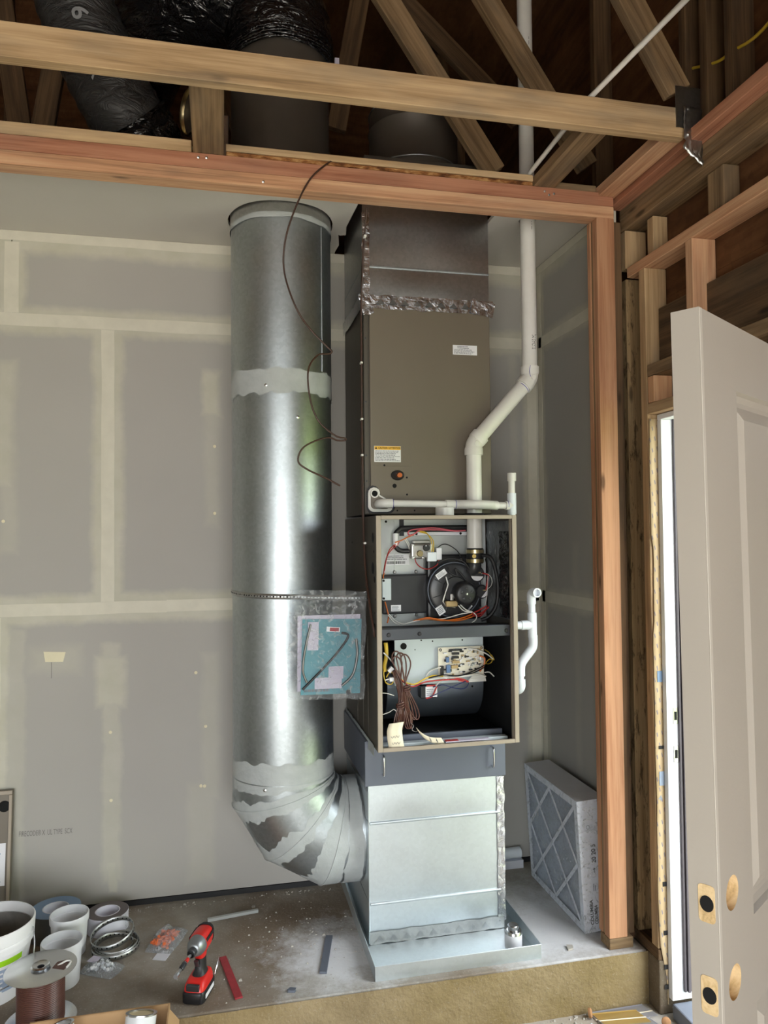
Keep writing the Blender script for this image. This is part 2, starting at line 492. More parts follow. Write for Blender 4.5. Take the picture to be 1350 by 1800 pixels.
class MB:
    def __init__(self):
        self.v = []
        self.f = []

    def add(self, vs, fs):
        o = len(self.v)
        self.v += [tuple(x) for x in vs]
        self.f += [tuple(i + o for i in f) for f in fs]
        return self

    def box(self, x0, x1, y0, y1, z0, z1):
        return self.add([(x0, y0, z0), (x1, y0, z0), (x1, y1, z0), (x0, y1, z0), (x0, y0, z1), (x1, y0, z1), (x1, y1, z1), (x0, y1, z1)],
                        [(0, 3, 2, 1), (4, 5, 6, 7), (0, 1, 5, 4), (1, 2, 6, 5), (2, 3, 7, 6), (3, 0, 4, 7)])

    def prism(self, poly, ax, a, b):
        # poly: 2D points; ax: extrusion axis; 2D maps to the other two axes in order
        n = len(poly)

        def mkp(p, d):
            q = [0, 0, 0]
            o = [i for i in range(3) if i != ax]
            q[o[0]], q[o[1]], q[ax] = p[0], p[1], d
            return q
        vs = [mkp(p, a) for p in poly] + [mkp(p, b) for p in poly]
        fs = [tuple(range(n)), tuple(range(2 * n - 1, n - 1, -1))] + [(i, (i + 1) % n, n + (i + 1) % n, n + i) for i in range(n)]
        return self.add(vs, fs)

    def tube(self, pts, r, n=8, caps=True, closed=False):
        P = [Vector(p) for p in pts]
        R = r if isinstance(r, (list, tuple)) else [r] * len(P)
        L = len(P)
        T = []
        for i in range(L):
            if closed:
                d = P[(i + 1) % L] - P[(i - 1) % L]
            else:
                d = P[min(i + 1, L - 1)] - P[max(i - 1, 0)]
            T.append(d.normalized() if d.length > 1e-9 else Vector((0, 0, 1)))
        a = T[0].orthogonal().normalized()
        vs = []
        for i in range(L):
            a = (a - T[i] * a.dot(T[i]))
            a = a.normalized() if a.length > 1e-6 else T[i].orthogonal().normalized()
            b = T[i].cross(a)
            for j in range(n):
                t = 2 * PI * j / n
                vs.append(P[i] + (a * math.cos(t) + b * math.sin(t)) * R[i])
        fs = []
        for i in range(L if closed else L - 1):
            k2 = (i + 1) % L
            for j in range(n):
                fs.append((i * n + j, i * n + (j + 1) % n, k2 * n + (j + 1) % n, k2 * n + j))
        if caps and not closed:
            fs.append(tuple(range(n - 1, -1, -1)))
            fs.append(tuple((L - 1) * n + j for j in range(n)))
        return self.add(vs, fs)

    def cyl(self, p0, p1, r, r2=None, n=24, caps=True):
        return self.tube([p0, p1], [r, r if r2 is None else r2], n, caps)

    def lathe(self, prof, c=(0, 0, 0), n=32, axis=(0, 0, 1), closed_prof=False):
        ax = Vector(axis).normalized()
        a = ax.orthogonal().normalized()
        if abs(ax.z) > 0.99:
            a = Vector((1, 0, 0))
        b = ax.cross(a)
        c = Vector(c)
        vs = []
        for (r, z) in prof:
            for j in range(n):
                t = 2 * PI * j / n
                vs.append(c + ax * z + (a * math.cos(t) + b * math.sin(t)) * max(r, 1e-5))
        fs = []
        m = len(prof)
        for i in range(m if closed_prof else m - 1):
            i2 = (i + 1) % m
            for j in range(n):
                fs.append((i * n + j, i * n + (j + 1) % n, i2 * n + (j + 1) % n, i2 * n + j))
        return self.add(vs, fs)

    def grid(self, fn, nu, nv, wrap=False):
        vs = [fn(i / nu, j / nv) for j in range(nv + 1) for i in range(nu + (0 if wrap else 1))]
        w = nu if wrap else nu + 1
        fs = []
        for j in range(nv):
            for i in range(nu):
                i2 = (i + 1) % w if wrap else i + 1
                fs.append((j * w + i, j * w + i2, (j + 1) * w + i2, (j + 1) * w + i))
        return self.add(vs, fs)

    def xf(self, m):
        self.v = [tuple(m @ Vector(p)) for p in self.v]
        return self

    def build(self, name, mat, parent=None, smooth=None, bevel=0, seg=2, solid=0):
        me = bpy.data.meshes.new(name)
        me.from_pydata(self.v, [], self.f)
        me.validate()
        o = bpy.data.objects.new(name, me)
        me.materials.append(M[mat])
        if smooth is not None:
            for p in me.polygons:
                p.use_smooth = True
            me.set_sharp_from_angle(angle=math.radians(smooth))
        col.objects.link(o)
        if solid:
            s = o.modifiers.new('thickness', 'SOLIDIFY')
            s.thickness = solid
            s.offset = 0
        if bevel:
            b = o.modifiers.new('edge', 'BEVEL')
            b.width = bevel
            b.segments = seg
            b.limit_method = 'ANGLE'
        put(o, parent)
        return o


def put(o, parent):
    if parent is None:
        return
    o.parent = parent
    o.matrix_parent_inverse = root_matrix(parent).inverted()


def root_matrix(o):
    m = o.matrix_basis.copy()
    if o.parent:
        m = root_matrix(o.parent) @ o.matrix_parent_inverse @ m
    return m


def tag(o, label, cat=None, group=None, kind=None):
    if label:
        o['label'] = label
    if cat:
        o['category'] = cat
    if group:
        o['group'] = group
    if kind:
        o['kind'] = kind
    return o


def thing(name, label, cat, loc=(0, 0, 0), group=None, kind=None):
    o = bpy.data.objects.new(name, None)
    o.empty_display_size = 0.05
    o.location = loc
    col.objects.link(o)
    return tag(o, label, cat, group, kind)


def board(name, p0, p1, w, t, mat, parent=None, roll=0.0, upv=(0, 0, 1), bevel=0.002):
    """timber from p0 to p1; w along the 'up' side, t across; local X runs with the grain"""
    p0, p1 = Vector(p0), Vector(p1)
    x = (p1 - p0)
    L = x.length
    x.normalize()
    u = Vector(upv)
    z = (u - x * u.dot(x)).normalized()
    y = z.cross(x)
    m = MB().box(-L / 2, L / 2, -t / 2, t / 2, -w / 2, w / 2)
    o = m.build(name, mat, None, None, bevel, 1)
    c = (p0 + p1) / 2
    o.matrix_basis = Matrix(((x.x, y.x, z.x, c.x), (x.y, y.y, z.y, c.y), (x.z, y.z, z.z, c.z), (0, 0, 0, 1)))
    put(o, parent)
    return o


def lumber(name, x0, x1, y0, y1, z0, z1, mat, parent=None, bevel=0.002):
    """axis-aligned timber, grain along its longest side"""
    d = (x1 - x0, y1 - y0, z1 - z0)
    a = d.index(max(d))
    c = ((x0 + x1) / 2, (y0 + y1) / 2, (z0 + z1) / 2)
    e = [0, 0, 0]
    e[a] = d[a] / 2
    p0 = [c[i] - e[i] for i in range(3)]
    p1 = [c[i] + e[i] for i in range(3)]
    if a == 2:
        return board(name, p0, p1, d[0], d[1], mat, parent, upv=(1, 0, 0), bevel=bevel)
    return board(name, p0, p1, d[2], d[1] if a == 0 else d[0], mat, parent, bevel=bevel)


def frame(o, x, y):
    """matrix whose local X, Y lie along x, y at origin o"""
    x = Vector(x).normalized()
    y = Vector(y)
    y = (y - x * y.dot(x)).normalized()
    z = x.cross(y)
    return Matrix(((x.x, y.x, z.x, o[0]), (x.y, y.y, z.y, o[1]), (x.z, y.z, z.z, o[2]), (0, 0, 0, 1)))


def lettering(body, size, mat, mtx, parent, name='lettering', sx=1.0, align='LEFT', bold=0.0):
    cu_ = bpy.data.curves.new('text', 'FONT')
    cu_.body = body
    cu_.size = size
    cu_.extrude = 0.0002
    cu_.offset = bold
    cu_.align_x = align
    cu_.resolution_u = 3
    t = bpy.data.objects.new('text', cu_)
    col.objects.link(t)
    bpy.context.view_layer.update()
    me = bpy.data.meshes.new_from_object(t.evaluated_get(bpy.context.evaluated_depsgraph_get()))
    bpy.data.objects.remove(t)
    bpy.data.curves.remove(cu_)
    me.transform(mtx @ Matrix.Diagonal((sx, 1, 1, 1)))
    me.materials.clear()
    me.materials.append(M[mat])
    o = bpy.data.objects.new(name, me)
    col.objects.link(o)
    put(o, parent)
    return o


def print_lines(mtx, w, h, rows, mat, parent, name='print', gap=0.45, seed=1, min_seg=0.02, max_seg=0.12):
    """rows of small unreadable print as short dashes"""
    rr = random.Random(seed)
    m = MB()
    rh = h / rows
    for i in range(rows):
        x = 0
        y = h - (i + 0.5) * rh
        end = w * rr.uniform(0.75, 1.0)
        while x < end:
            s = min(rr.uniform(min_seg, max_seg) * w, end - x)
            m.box(x, x + s, y - rh * gap / 2, y + rh * gap / 2, 0, 0.0003)
            x += s + 0.018 * w
    m.xf(mtx)
    return m.build(name, mat, parent)


def barcode(mtx, w, h, mat, parent, name='barcode', n=26, seed=3):
    rr = random.Random(seed)
    m = MB()
    x = 0
    while x < w:
        s = rr.uniform(0.5, 1.6) * w / n / 1.6
        m.box(x, min(x + s, w), 0, h, 0, 0.0003)
        x += s + rr.uniform(0.5, 1.4) * w / n / 1.6
    m.xf(mtx)
    return m.build(name, mat, parent)


def copy_tree(o, parent=None, dx=(0, 0, 0)):
    c = o.copy()
    col.objects.link(c)
    c.parent = parent
    if parent is None:
        c.location = Vector(o.location) + Vector(dx)
    for ch in list(o.children):
        copy_tree(ch, c)
    return c


FRONT = lambda x, y, z: frame((x, y, z), (1, 0, 0), (0, 0, 1))      # faces the camera side (-y)

# ================================================================== THE SETTING
S = 'structure'
# garage floor, ground outside
tag(MB().box(-2.6, 3.16, -6.4, -0.785, -0.34, -0.19).build('floor', 'concrete_floor'), 'grey concrete garage floor below the raised platform', 'floor', kind=S)


def gnd(u, v):
    return (-30 + 60 * u, -40 + 70 * v, -0.36 + 0.02 * noise.noise((u * 9, v * 9, 0)))


def bank(u, v):
    y = -14 + 24 * v
    x = 5.2 + 9 * u
    return (x, y, -0.35 + min(2.6, 6.0 * u) + 0.25 * noise.noise((x * 0.8, y * 0.8, 2)) * min(1, u * 6))


tag(MB().grid(gnd, 30, 35).build('ground', 'gravel', smooth=60), 'pale gravel drive outside the garage', 'ground', kind=S)
tag(MB().grid(bank, 30, 60).build('grass_bank', 'grass', smooth=60), 'overgrown grassy bank outside the side door', 'ground', kind=S)

# raised concrete platform
plat = tag(MB().box(-2.6, 3.0, -0.785, 0.25, -0.19, 0.0).build('platform', 'concrete_top', bevel=0.008), 'raised concrete platform the furnace stands on', 'platform', kind=S)


def pface(u, v):
    x = -2.6 + 5.6 * u
    z = -0.19 + 0.188 * v
    d = 0.004 * noise.noise((x * 9, z * 9, 1)) + 0.003 * noise.noise((x * 40, z * 40, 3))
    return (x, -0.789 - abs(d), z)


tag(MB().grid(pface, 220, 10).build('step_face', 'concrete_face', plat, smooth=60), 'rough ochre-stained concrete face of the step')

# back wall of the alcove: boards, paper tape over the joints
wb = tag(MB().box(-2.6, 3.05, 0.0135, 0.03, 0.0, 2.8).build('wall_back', 'drywall_back'), 'grey taped drywall behind the furnace', 'wall', kind=S)
G = 0.0015
rows = [(0.022, 1.234, [-2.6, -1.83, 0.575, 3.05]), (1.236, 2.432, [-2.6, -1.425, 1.013, 3.05]), (2.434, 2.8045, [-2.6, -1.8, 0.636, 3.05])]
for z0, z1, xs in rows:
    for a, b in zip(xs[:-1], xs[1:]):
        MB().box(a + G, b - G, 0.0, 0.013, z0 + G, z1 - G).build('drywall_sheet', 'drywall_back', wb, bevel=0.001, seg=1)


def tape(p0, p1, w, parent, axis='X', plane=0.0, seed=0):
    """paper joint tape with slightly wavering edges; p are (u, z)"""
    u0, z0 = p0
    u1, z1 = p1
    L = math.hypot(u1 - u0, z1 - z0)
    n = max(4, int(L / 0.06))
    dx, dz = (u1 - u0) / L, (z1 - z0) / L
    px, pz = -dz, dx
    A, B = [], []
    for i in range(n + 1):
        t = i / n
        e1 = 0.003 * noise.noise((t * L * 5, seed, 0))
        e2 = 0.003 * noise.noise((t * L * 5, seed, 9))
        cx, cz = u0 + dx * L * t, z0 + dz * L * t
        A.append((cx + px * (w / 2 + e1), cz + pz * (w / 2 + e1)))
        B.append((cx - px * (w / 2 + e2), cz - pz * (w / 2 + e2)))
    m = MB()
    vs = []
    for k_ in range(n + 1):
        for q in (A[k_], B[k_]):
            for d in (0.0, -0.0012):
                vs.append((q[0], plane + d, q[1]) if axis == 'X' else (plane + d, q[0], q[1]))
    fs = []
    for i in range(n):
        o = i * 4
        fs += [(o + 1, o + 3, o + 7, o + 5), (o, o + 1, o + 5, o + 4), (o + 2, o + 6, o + 7, o + 3)]
    m.add(vs, fs)
    return m.build('joint_tape', 'joint_paper', parent)


tape((-2.6, 1.236), (1.25, 1.236), 0.05, wb, seed=1)
tape((1.25, 1.238), (2.95, 1.238), 0.05, wb, seed=8)
tape((-2.6, 2.433), (2.95, 2.433), 0.052, wb, seed=2)
tape((-2.6, 2.782), (2.95, 2.782), 0.04, wb, seed=3)
tape((1.013, 1.262), (1.013, 2.406), 0.052, wb, seed=4)
tape((0.636, 2.46), (0.636, 2.755), 0.055, wb, seed=5)
tape((0.575, 0.03), (0.575, 1.208), 0.055, wb, seed=6)
tape((2.925, 0.05), (2.925, 2.76), 0.045, wb, seed=7)
MB().prism([(0.765, 1.065), (0.85, 1.06), (0.84, 1.02), (0.772, 1.022)], 1, -0.0012, 0.0).build('tape_patch', 'mud_cream', wb)
MB().box(0.7945, 0.7965, -0.0006, 0, 0.955, 1.02).build('pencil_mark', 'ink_stamp', wb)
lettering('FIRECODE® X  UL TYPE  SCX', 0.03, 'ink_stamp', frame((0.675, -0.0006, 0.325), (1, 0, -0.02), (0.25, 0, 1)), wb, sx=0.52)
for (x, z) in [(1.025, 0.72), (1.028, 0.44), (1.41, 0.72), (1.39, 0.47), (1.405, 0.468), (1.45, 1.92), (1.45, 1.63), (0.61, 1.6), (1.37, 0.95)]:
    MB().lathe([(0.007, 0.0), (0.006, 0.0012), (0, 0.0014)], (x, 0, z), 12, (0, -1, 0)).build('filled_screw', 'mud_cream', wb)
# dark gap and debris line along the foot of the back wall
MB().box(-2.6, 2.95, -0.001, 0.012, 0.0, 0.021).build('bottom_gap', 'interior_black', wb)

# alcove side wall at the right
ws = tag(MB().box(2.971, 2.985, -0.69, 0.0, 0.0, 2.8).build('wall_alcove_right', 'drywall_side'), 'grey drywall return wall right of the furnace', 'wall', kind=S)
for z0, z1 in ((0.022, 1.234), (1.236, 2.432), (2.434, 2.8045)):
    MB().box(2.957, 2.97, -0.69, -0.0015, z0 + G, z1 - G).build('drywall_sheet', 'drywall_side', ws, bevel=0.001, seg=1)
tape((-0.69, 1.236), (-0.02, 1.236), 0.05, ws, 'Y', 2.957, 11)
tape((-0.69, 2.433), (-0.02, 2.433), 0.05, ws, 'Y', 2.957, 12)
tape((-0.69, 2.782), (-0.02, 2.782), 0.034, ws, 'Y', 2.957, 13)
tape((-0.03, 0.05), (-0.03, 2.76), 0.04, ws, 'Y', 2.957, 14)


# drywall ceiling of the alcove, cut round the duct, torn beside the plenum
def plate_hole(m, x0, x1, y0, y1, cx, cy, r, z0, z1, n=40):
    ang = [2 * PI * i / n for i in range(n)]
    inner = [(cx + r * (1 + 0.012 * math.sin(5 * a)) * math.cos(a), cy + r * (1 + 0.012 * math.sin(5 * a)) * math.sin(a)) for a in ang]
    outer = []
    for a in ang:
        c, s = math.cos(a), math.sin(a)
        t = min(((x1 - cx) / c if c > 1e-9 else (x0 - cx) / c if c < -1e-9 else 9e9), ((y1 - cy) / s if s > 1e-9 else (y0 - cy) / s if s < -1e-9 else 9e9))
        outer.append((cx + c * t, cy + s * t))
    for (X, Y) in ((x0, y0), (x0, y1), (x1, y0), (x1, y1)):
        i = min(range(n), key=lambda q: (outer[q][0] - X) ** 2 + (outer[q][1] - Y) ** 2)
        outer[i] = (X, Y)
    vs = [(p[0], p[1], z0) for p in inner] + [(p[0], p[1], z0) for p in outer] + [(p[0], p[1], z1) for p in inner] + [(p[0], p[1], z1) for p in outer]
    fs = []
    for i in range(n):
        j = (i + 1) % n
        fs += [(i, j, n + j, n + i), (2 * n + i, 3 * n + i, 3 * n + j, 2 * n + j), (i, 2 * n + i, 2 * n + j, j)]
    m.add(vs, fs)


ceil = MB()
ceil.box(-2.6, 1.47, -0.69, 0.0, 2.803, 2.818)
plate_hole(ceil, 1.47, 1.96, -0.53, -0.03, 1.718, -0.28, 0.212, 2.803, 2.818)
ceil.prism([(1.47, -0.69), (1.985, -0.69), (1.995, -0.53), (1.47, -0.53)], 2, 2.803, 2.818)
ceil.prism([(1.96, -0.53), (1.995, -0.53), (1.985, -0.30), (1.997, -0.215), (1.972, -0.205), (1.965, -0.215), (1.96, -0.215)], 2, 2.803, 2.818)
ceil.prism([(1.96, -0.215), (1.965, -0.215), (1.985, -0.10), (1.98, -0.03), (1.96, -0.03)], 2, 2.803, 2.818)
ceil.box(1.47, 1.98, -0.03, 0.0, 2.803, 2.818)
ce = tag(ceil.build('ceiling', 'drywall_ceiling'), 'grey drywall ceiling of the alcove cut around the round duct', 'ceiling', kind=S)
cr = MB()
cr.box(2.549, 2.66, -0.69, 0.0, 2.803, 2.818)
plate_hole(cr, 2.66, 2.74, -0.54, -0.46, 2.698, -0.5, 0.0345, 2.803, 2.818, 32)
cr.box(2.66, 2.74, -0.69, -0.54, 2.803, 2.818)
cr.box(2.66, 2.74, -0.46, 0, 2.803, 2.818)
cr.box(2.74, 2.957, -0.69, 0.0, 2.803, 2.818)
cr.build('ceiling_piece', 'drywall_ceiling', ce)

# header beam across the alcove: stacked plates
hb = thing('header_beam', 'stacked timber header spanning the alcove opening above the ducts', 'beam', (0.2, -0.72, 2.72), kind=S)
lumber('lower_plate', -2.6, 2.937, -0.758, -0.69, 2.7227, 2.768, 'wood_pink', hb)
lumber('upper_plate', -2.6, 2.937, -0.757, -0.69, 2.769, 2.8195, 'wood_red', hb)
lumber('top_board', -2.6, 1.383, -0.757, -0.70, 2.8205, 2.861, 'wood_tan', hb)
lumber('top_board', 1.495, 2.612, -0.755, -0.70, 2.838, 2.861, 'wood_tan', hb)
lumber('bark_edge', 1.495, 2.612, -0.752, -0.70, 2.8205, 2.8375, 'bark', hb, 0.004)
lumber('top_board', 2.70, 2.875, -0.74, -0.70, 2.8205, 2.852, 'wood_aged', hb)
for (x, z) in [(1.405, 2.803), (1.432, 2.804), (2.655, 2.802), (2.672, 2.79), (2.692, 2.796), (1.62, 2.74)]:
    MB().lathe([(0.0045, 0), (0.0045, 0.002), (0, 0.0035)], (x, -0.7575, z), 10, (0.2, -1, -0.2)).build('nail_head', 'screw_steel', hb)

# blocks running from the header to the first truss
for x0, x1, mt in ((1.388, 1.488, 'wood_aged'), (2.615, 2.70, 'wood_aged')):
    lumber('block', x0, x1, -1.199, -0.70, 2.8205, 2.86, mt, hb)

# corner post: two studs and a fillet on a plate
po = thing('corner_post', 'reddish timber post at the right front corner of the alcove', 'post', (2.9, -0.72, 0), kind=S)
lumber('stud', 2.864, 2.937, -0.758, -0.722, 0.04, 2.7227, 'wood_post', po)
lumber('stud', 2.867, 2.937, -0.7215, -0.706, 0.04, 2.7227, 'wood_aged', po)
lumber('stud', 2.864, 2.937, -0.7055, -0.68, 0.04, 2.7227, 'wood_post', po)
lumber('bottom_plate', 2.864, 2.96, -0.758, -0.69, 0.0, 0.039, 'wood_aged', po)

# right garage wall, open framing
wr = thing('wall_right', 'open stud framing of the garage wall beside the door', 'wall', (3.05, -1.2, 0), kind=S)
lumber('stud', 2.942, 2.978, -0.737, -0.69, 0.04, 2.72, 'wood_dark', wr)
lumber('stud', 3.0, 3.089, -0.728, -0.69, 0.04, 2.505, 'wood_wane', wr)
lumber('stud', 3.0, 3.089, -0.728, -0.69, 2.546, 2.695, 'wood_tan', wr)
lumber('stud', 3.0, 3.089, -0.855, -0.815, 0.04, 2.505, 'wood_tan', wr)
lumber('stud', 3.03, 3.089, -0.87, -0.83, 2.546, 2.695, 'wood_tan', wr)
lumber('stud', 3.0, 3.089, -1.136, -1.098, 2.145, 2.505, 'wood_pink', wr)
lumber('stud', 3.03, 3.089, -1.26, -1.18, 2.546, 2.695, 'wood_aged', wr)
lumber('stud', 3.0, 3.089, -1.60, -1.56, 2.145, 2.505, 'wood_tan', wr)
lumber('stud', 3.0, 3.089, -1.85, -1.81, -0.15, 2.505, 'wood_tan', wr)
for y in (-2.25, -2.65, -3.05, -3.45):
    lumber('stud', 3.0, 3.089, y, y + 0.038, -0.15, 2.505, 'wood_tan', wr)
lumber('plate', 3.0, 3.089, -3.6, -0.735, 2.506, 2.545, 'wood_pink', wr)
lumber('plate', 3.0, 3.089, -3.6, -0.69, 2.70, 2.742, 'wood_aged', wr)
lumber('plate', 3.0, 3.089, -3.6, -0.69, 2.743, 2.785, 'wood_aged', wr)
lumber('plate', 2.95, 3.089, -3.6, -0.69, 2.786, 2.826, 'wood_red', wr)
lumber('plate', 2.875, 2.945, -1.195, -0.70, 2.805, 2.845, 'wood_pink', wr)
lumber('header', 3.0, 3.089, -1.808, -0.857, 2.10, 2.142, 'wood_aged', wr)
lumber('header', 3.0, 3.089, -1.808, -0.857, 1.962, 2.0, 'wood_tan', wr)
lumber('cripple', 3.0, 3.075, -0.90, -0.862, 2.002, 2.098, 'wood_lit', wr)
lumber('cripple', 3.02, 3.089, -1.35, -1.31, 2.002, 2.098, 'wood_lit', wr)
lumber('header', 3.052, 3.089, -1.808, -0.857, 2.146, 2.355, 'wood_dark', wr)
lumber('sill_plate', 3.0, 3.089, -0.857, -0.70, 0.0, 0.038, 'wood_dark', wr)
# sheathing boards with a slit between two of them
for (y0, y1, z0, z1) in [(-3.6, -1.80, -0.19, 2.40), (-1.80, -0.85, 1.985, 2.372), (-0.85, 1.6, -0.19, 2.372), (-0.99, 1.6, 2.372, 2.40), (-1.80, -1.055, 2.372, 2.40), (-1.055, -0.99, 2.388, 2.40), (-3.6, 1.6, 2.40, 3.3), (-3.6, 1.6, 3.3, 4.4)]:
    MB().box(3.0925, 3.104, y0 + 0.0004, y1 - 0.0004, z0 + 0.0004, z1 - 0.0004).build('sheathing_board', 'osb', wr)
for y in (-0.45, -1.06, -1.17, -1.29, -1.75, -2.36):
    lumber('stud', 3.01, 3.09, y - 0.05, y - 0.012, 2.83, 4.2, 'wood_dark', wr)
tag(MB().box(3.0, 3.16, -0.86, -0.69, -0.19, -0.001).build('stem_wall', 'concrete_stem', bevel=0.006), 'dark concrete stem wall below the door framing', 'wall', kind=S)

# trusses above
def truss(y, label, webs, chord=True, cz=2.80, x0=-2.6, x1=2.94, mat='wood_tan', wmat='wood_aged'):
    t = thing('roof_truss', label, 'truss', (0, y, cz), kind=S)
    if chord:
        lumber('bottom_chord', x0, x1, y, y + 0.038, cz, cz + 0.096, mat, t)
    for (a, b) in webs:
        board('web', (a[0], y + 0.019, a[1]), (b[0], y + 0.019, b[1]), 0.089, 0.036, wmat, t, upv=(1, 0, 0))
    return t


ta = truss(-1.2, 'nearest truss chord crossing in front of the header, knotty tan timber', [((2.30, 3.99), (2.925, 2.955)), ((0.2, 4.4), (-0.5, 2.96))])
MB().box(2.905, 2.995, -1.2035, -1.2005, 2.83, 2.965).build('gusset_plate', 'galvanised_dull', ta)
truss(-1.83, 'next truss overhead at the upper right corner', [((0.2, 4.4), (1.2, 2.96)), ((1.9, 4.2), (2.85, 2.96))], cz=2.81, mat='wood_tan')
truss(-0.59, 'truss just behind the header with long slanting webs', [((1.50, 4.46), (2.53, 2.95)), ((1.98, 4.42), (2.93, 3.01))], cz=2.83, x1=1.45)
truss(0.03, 'truss over the back wall seen through the dark attic', [((1.55, 4.75), (2.9, 3.54)), ((2.0, 3.4), (2.2, 4.5)), ((1.2, 4.6), (2.1, 2.95)), ((0.55, 4.0), (0.69, 3.0)), ((0.86, 4.0), (0.70, 3.0))], cz=2.83, x1=1.45, wmat='wood_dark')  # webs coloured darker to deepen the attic shade
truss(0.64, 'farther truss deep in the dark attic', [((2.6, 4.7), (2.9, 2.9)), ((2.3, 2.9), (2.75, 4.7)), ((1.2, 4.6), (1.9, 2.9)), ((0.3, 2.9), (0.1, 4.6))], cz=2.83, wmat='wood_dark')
bw = thing('wall_attic', 'dark board wall with studs at the back of the attic', 'wall', (1, 1.6, 2.8), kind=S)
for i in range(5):
    MB().box(-2.62 + 1.2 * i + 0.001, -1.42 + 1.2 * i - 0.001, 1.6, 1.612, 2.0, 5.4).build('sheathing_board', 'osb', bw)
MB().box(-2.62, 3.4, 1.613, 1.62, 2.0, 5.4).build('leak_blocker', 'osb', bw)  # unseen sheet added to stop light slivers between the attic boards
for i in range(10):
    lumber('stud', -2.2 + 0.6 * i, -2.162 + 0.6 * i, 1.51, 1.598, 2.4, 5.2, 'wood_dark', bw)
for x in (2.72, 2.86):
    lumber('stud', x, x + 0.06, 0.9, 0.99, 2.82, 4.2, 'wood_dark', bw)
MB().box(-2.62, 3.104, 0.031, 1.6, 1.95, 2.0).build('floor_deck', 'osb', bw)
MB().box(3.38, 3.4, 1.6, 1.612, 2.0, 5.4).build('sheathing_board', 'osb', bw)
rf = thing('roof', 'dark board roof deck over the trusses', 'roof', (0, -2, 4.2), kind=S)
for y0 in (-6.4, -4.4, -2.4, -0.4):
    for s in (-1, 1):
        xa, xb = (0.25, 3.4) if s > 0 else (0.25, -2.9)
        MB().prism([(xa, 5.35), (xb, 4.1), (xb, 4.12), (xa, 5.37)], 1, y0 + 0.002, y0 + 2.03).build('deck_panel', 'osb', rf)

# rest of the garage, behind and beside the camera
tag(MB().box(-2.62, -2.6, -6.4, 1.61, -0.34, 4.4).build('wall_left', 'drywall_garage'), 'plain drywall on the left side of the garage', 'wall', kind=S)
wf = MB()
wf.box(-2.62, -0.95, -6.42, -6.40, -0.34, 5.4)
wf.box(2.9, 3.16, -6.42, -6.40, -0.34, 5.4)
wf.box(-0.95, 2.9, -6.42, -6.40, 2.2, 5.4)
tag(wf.build('wall_front', 'drywall_garage'), 'garage front wall with the wide vehicle opening', 'wall', kind=S)
tag(MB().box(3.0, 3.104, -6.41, -3.6, -0.34, 4.4).build('wall_right_near', 'drywall_garage'), 'garage right wall behind the camera', 'wall', kind=S)

# side door frame
fr = thing('trim_1', 'white door frame with dark weatherstrip beside the stud framing', 'door frame', (3.1, -0.87, -0.19), kind=S)
MB().box(3.034, 3.155, -0.886, -0.862, -0.13, 1.94).build('jamb', 'jamb_white', fr, bevel=0.002)
MB().box(3.034, 3.155, -1.80, -1.775, -0.13, 1.94).build('jamb', 'jamb_white', fr, bevel=0.002)
MB().box(3.034, 3.155, -1.80, -0.862, 1.9405, 1.96).build('head_jamb', 'jamb_white', fr, bevel=0.002)
for i, (x0, x1, y) in enumerate(((3.077, 3.086, -0.896), (3.088, 3.098, -0.902), (3.1, 3.114, -0.896))):
    MB().box(x0, x1, y, -0.8865, -0.10, 1.94).build('weatherstrip', 'weatherstrip', fr, bevel=0.002)
    MB().box(x0, x1, -1.774, -1.76, -0.10, 1.94).build('weatherstrip', 'weatherstrip', fr, bevel=0.002)
for z in (0.872, 0.736):
    sp_ = MB().box(3.058, 3.076, -0.8885, -0.8865, z - 0.03, z + 0.03).build('strike_plate', 'steel', fr, bevel=0.004)
    MB().box(3.062, 3.072, -0.8892, -0.8886, z - 0.015, z + 0.015).build('strike_hole', 'black_hole', sp_)
MB().box(3.03, 3.17, -1.80, -0.887, -0.19, -0.135).build('threshold', 'enamel_grey', fr, bevel=0.006)

# torn house wrap folded round the stud
hw = []
n = 40
vs = []
for i in range(n + 1):
    z = -0.155 + (1.945 + 0.155) * i / n
    e = 3.002 + 0.004 * noise.noise((z * 6, 0, 0)) + (0.05 * (1 - (z + 0.155) / 0.22) if z < 0.065 else 0)
    if 1.2 < z < 1.5:
        e += 0.006 * (1 + noise.noise((z * 20, 3, 0)))
    vs += [(min(e, 3.03), -0.8612 - 0.001 * abs(noise.noise((z * 9, 5, 0))), z), (3.0335, -0.8615, z)]
fs = [(2 * i, 2 * i + 1, 2 * i + 3, 2 * i + 2) for i in range(n)]
hwo = tag(MB().add(vs, fs).build('house_wrap_strip', 'house_wrap', smooth=60, solid=0.0008), 'torn cream house wrap strip with blue dashes along the door stud', 'house wrap')
for (z, h, mt) in [(0.99, 0.04, 'tape_blue'), (0.62, 0.05, 'print_blue'), (0.75, 0.012, 'ink')]:
    MB().box(3.013, 3.0335, -0.8645, -0.8635, z, z + h).build('print_mark', mt, hwo)
for z in (0.262, 0.09, -0.03, -0.1):
    MB().box(3.018, 3.0335, -0.8645, -0.8635, z, z + 0.016).build('print_mark', 'ink', hwo)
lettering('4', 0.03, 'print_blue', FRONT(3.008, -0.8635, 0.565), hwo)

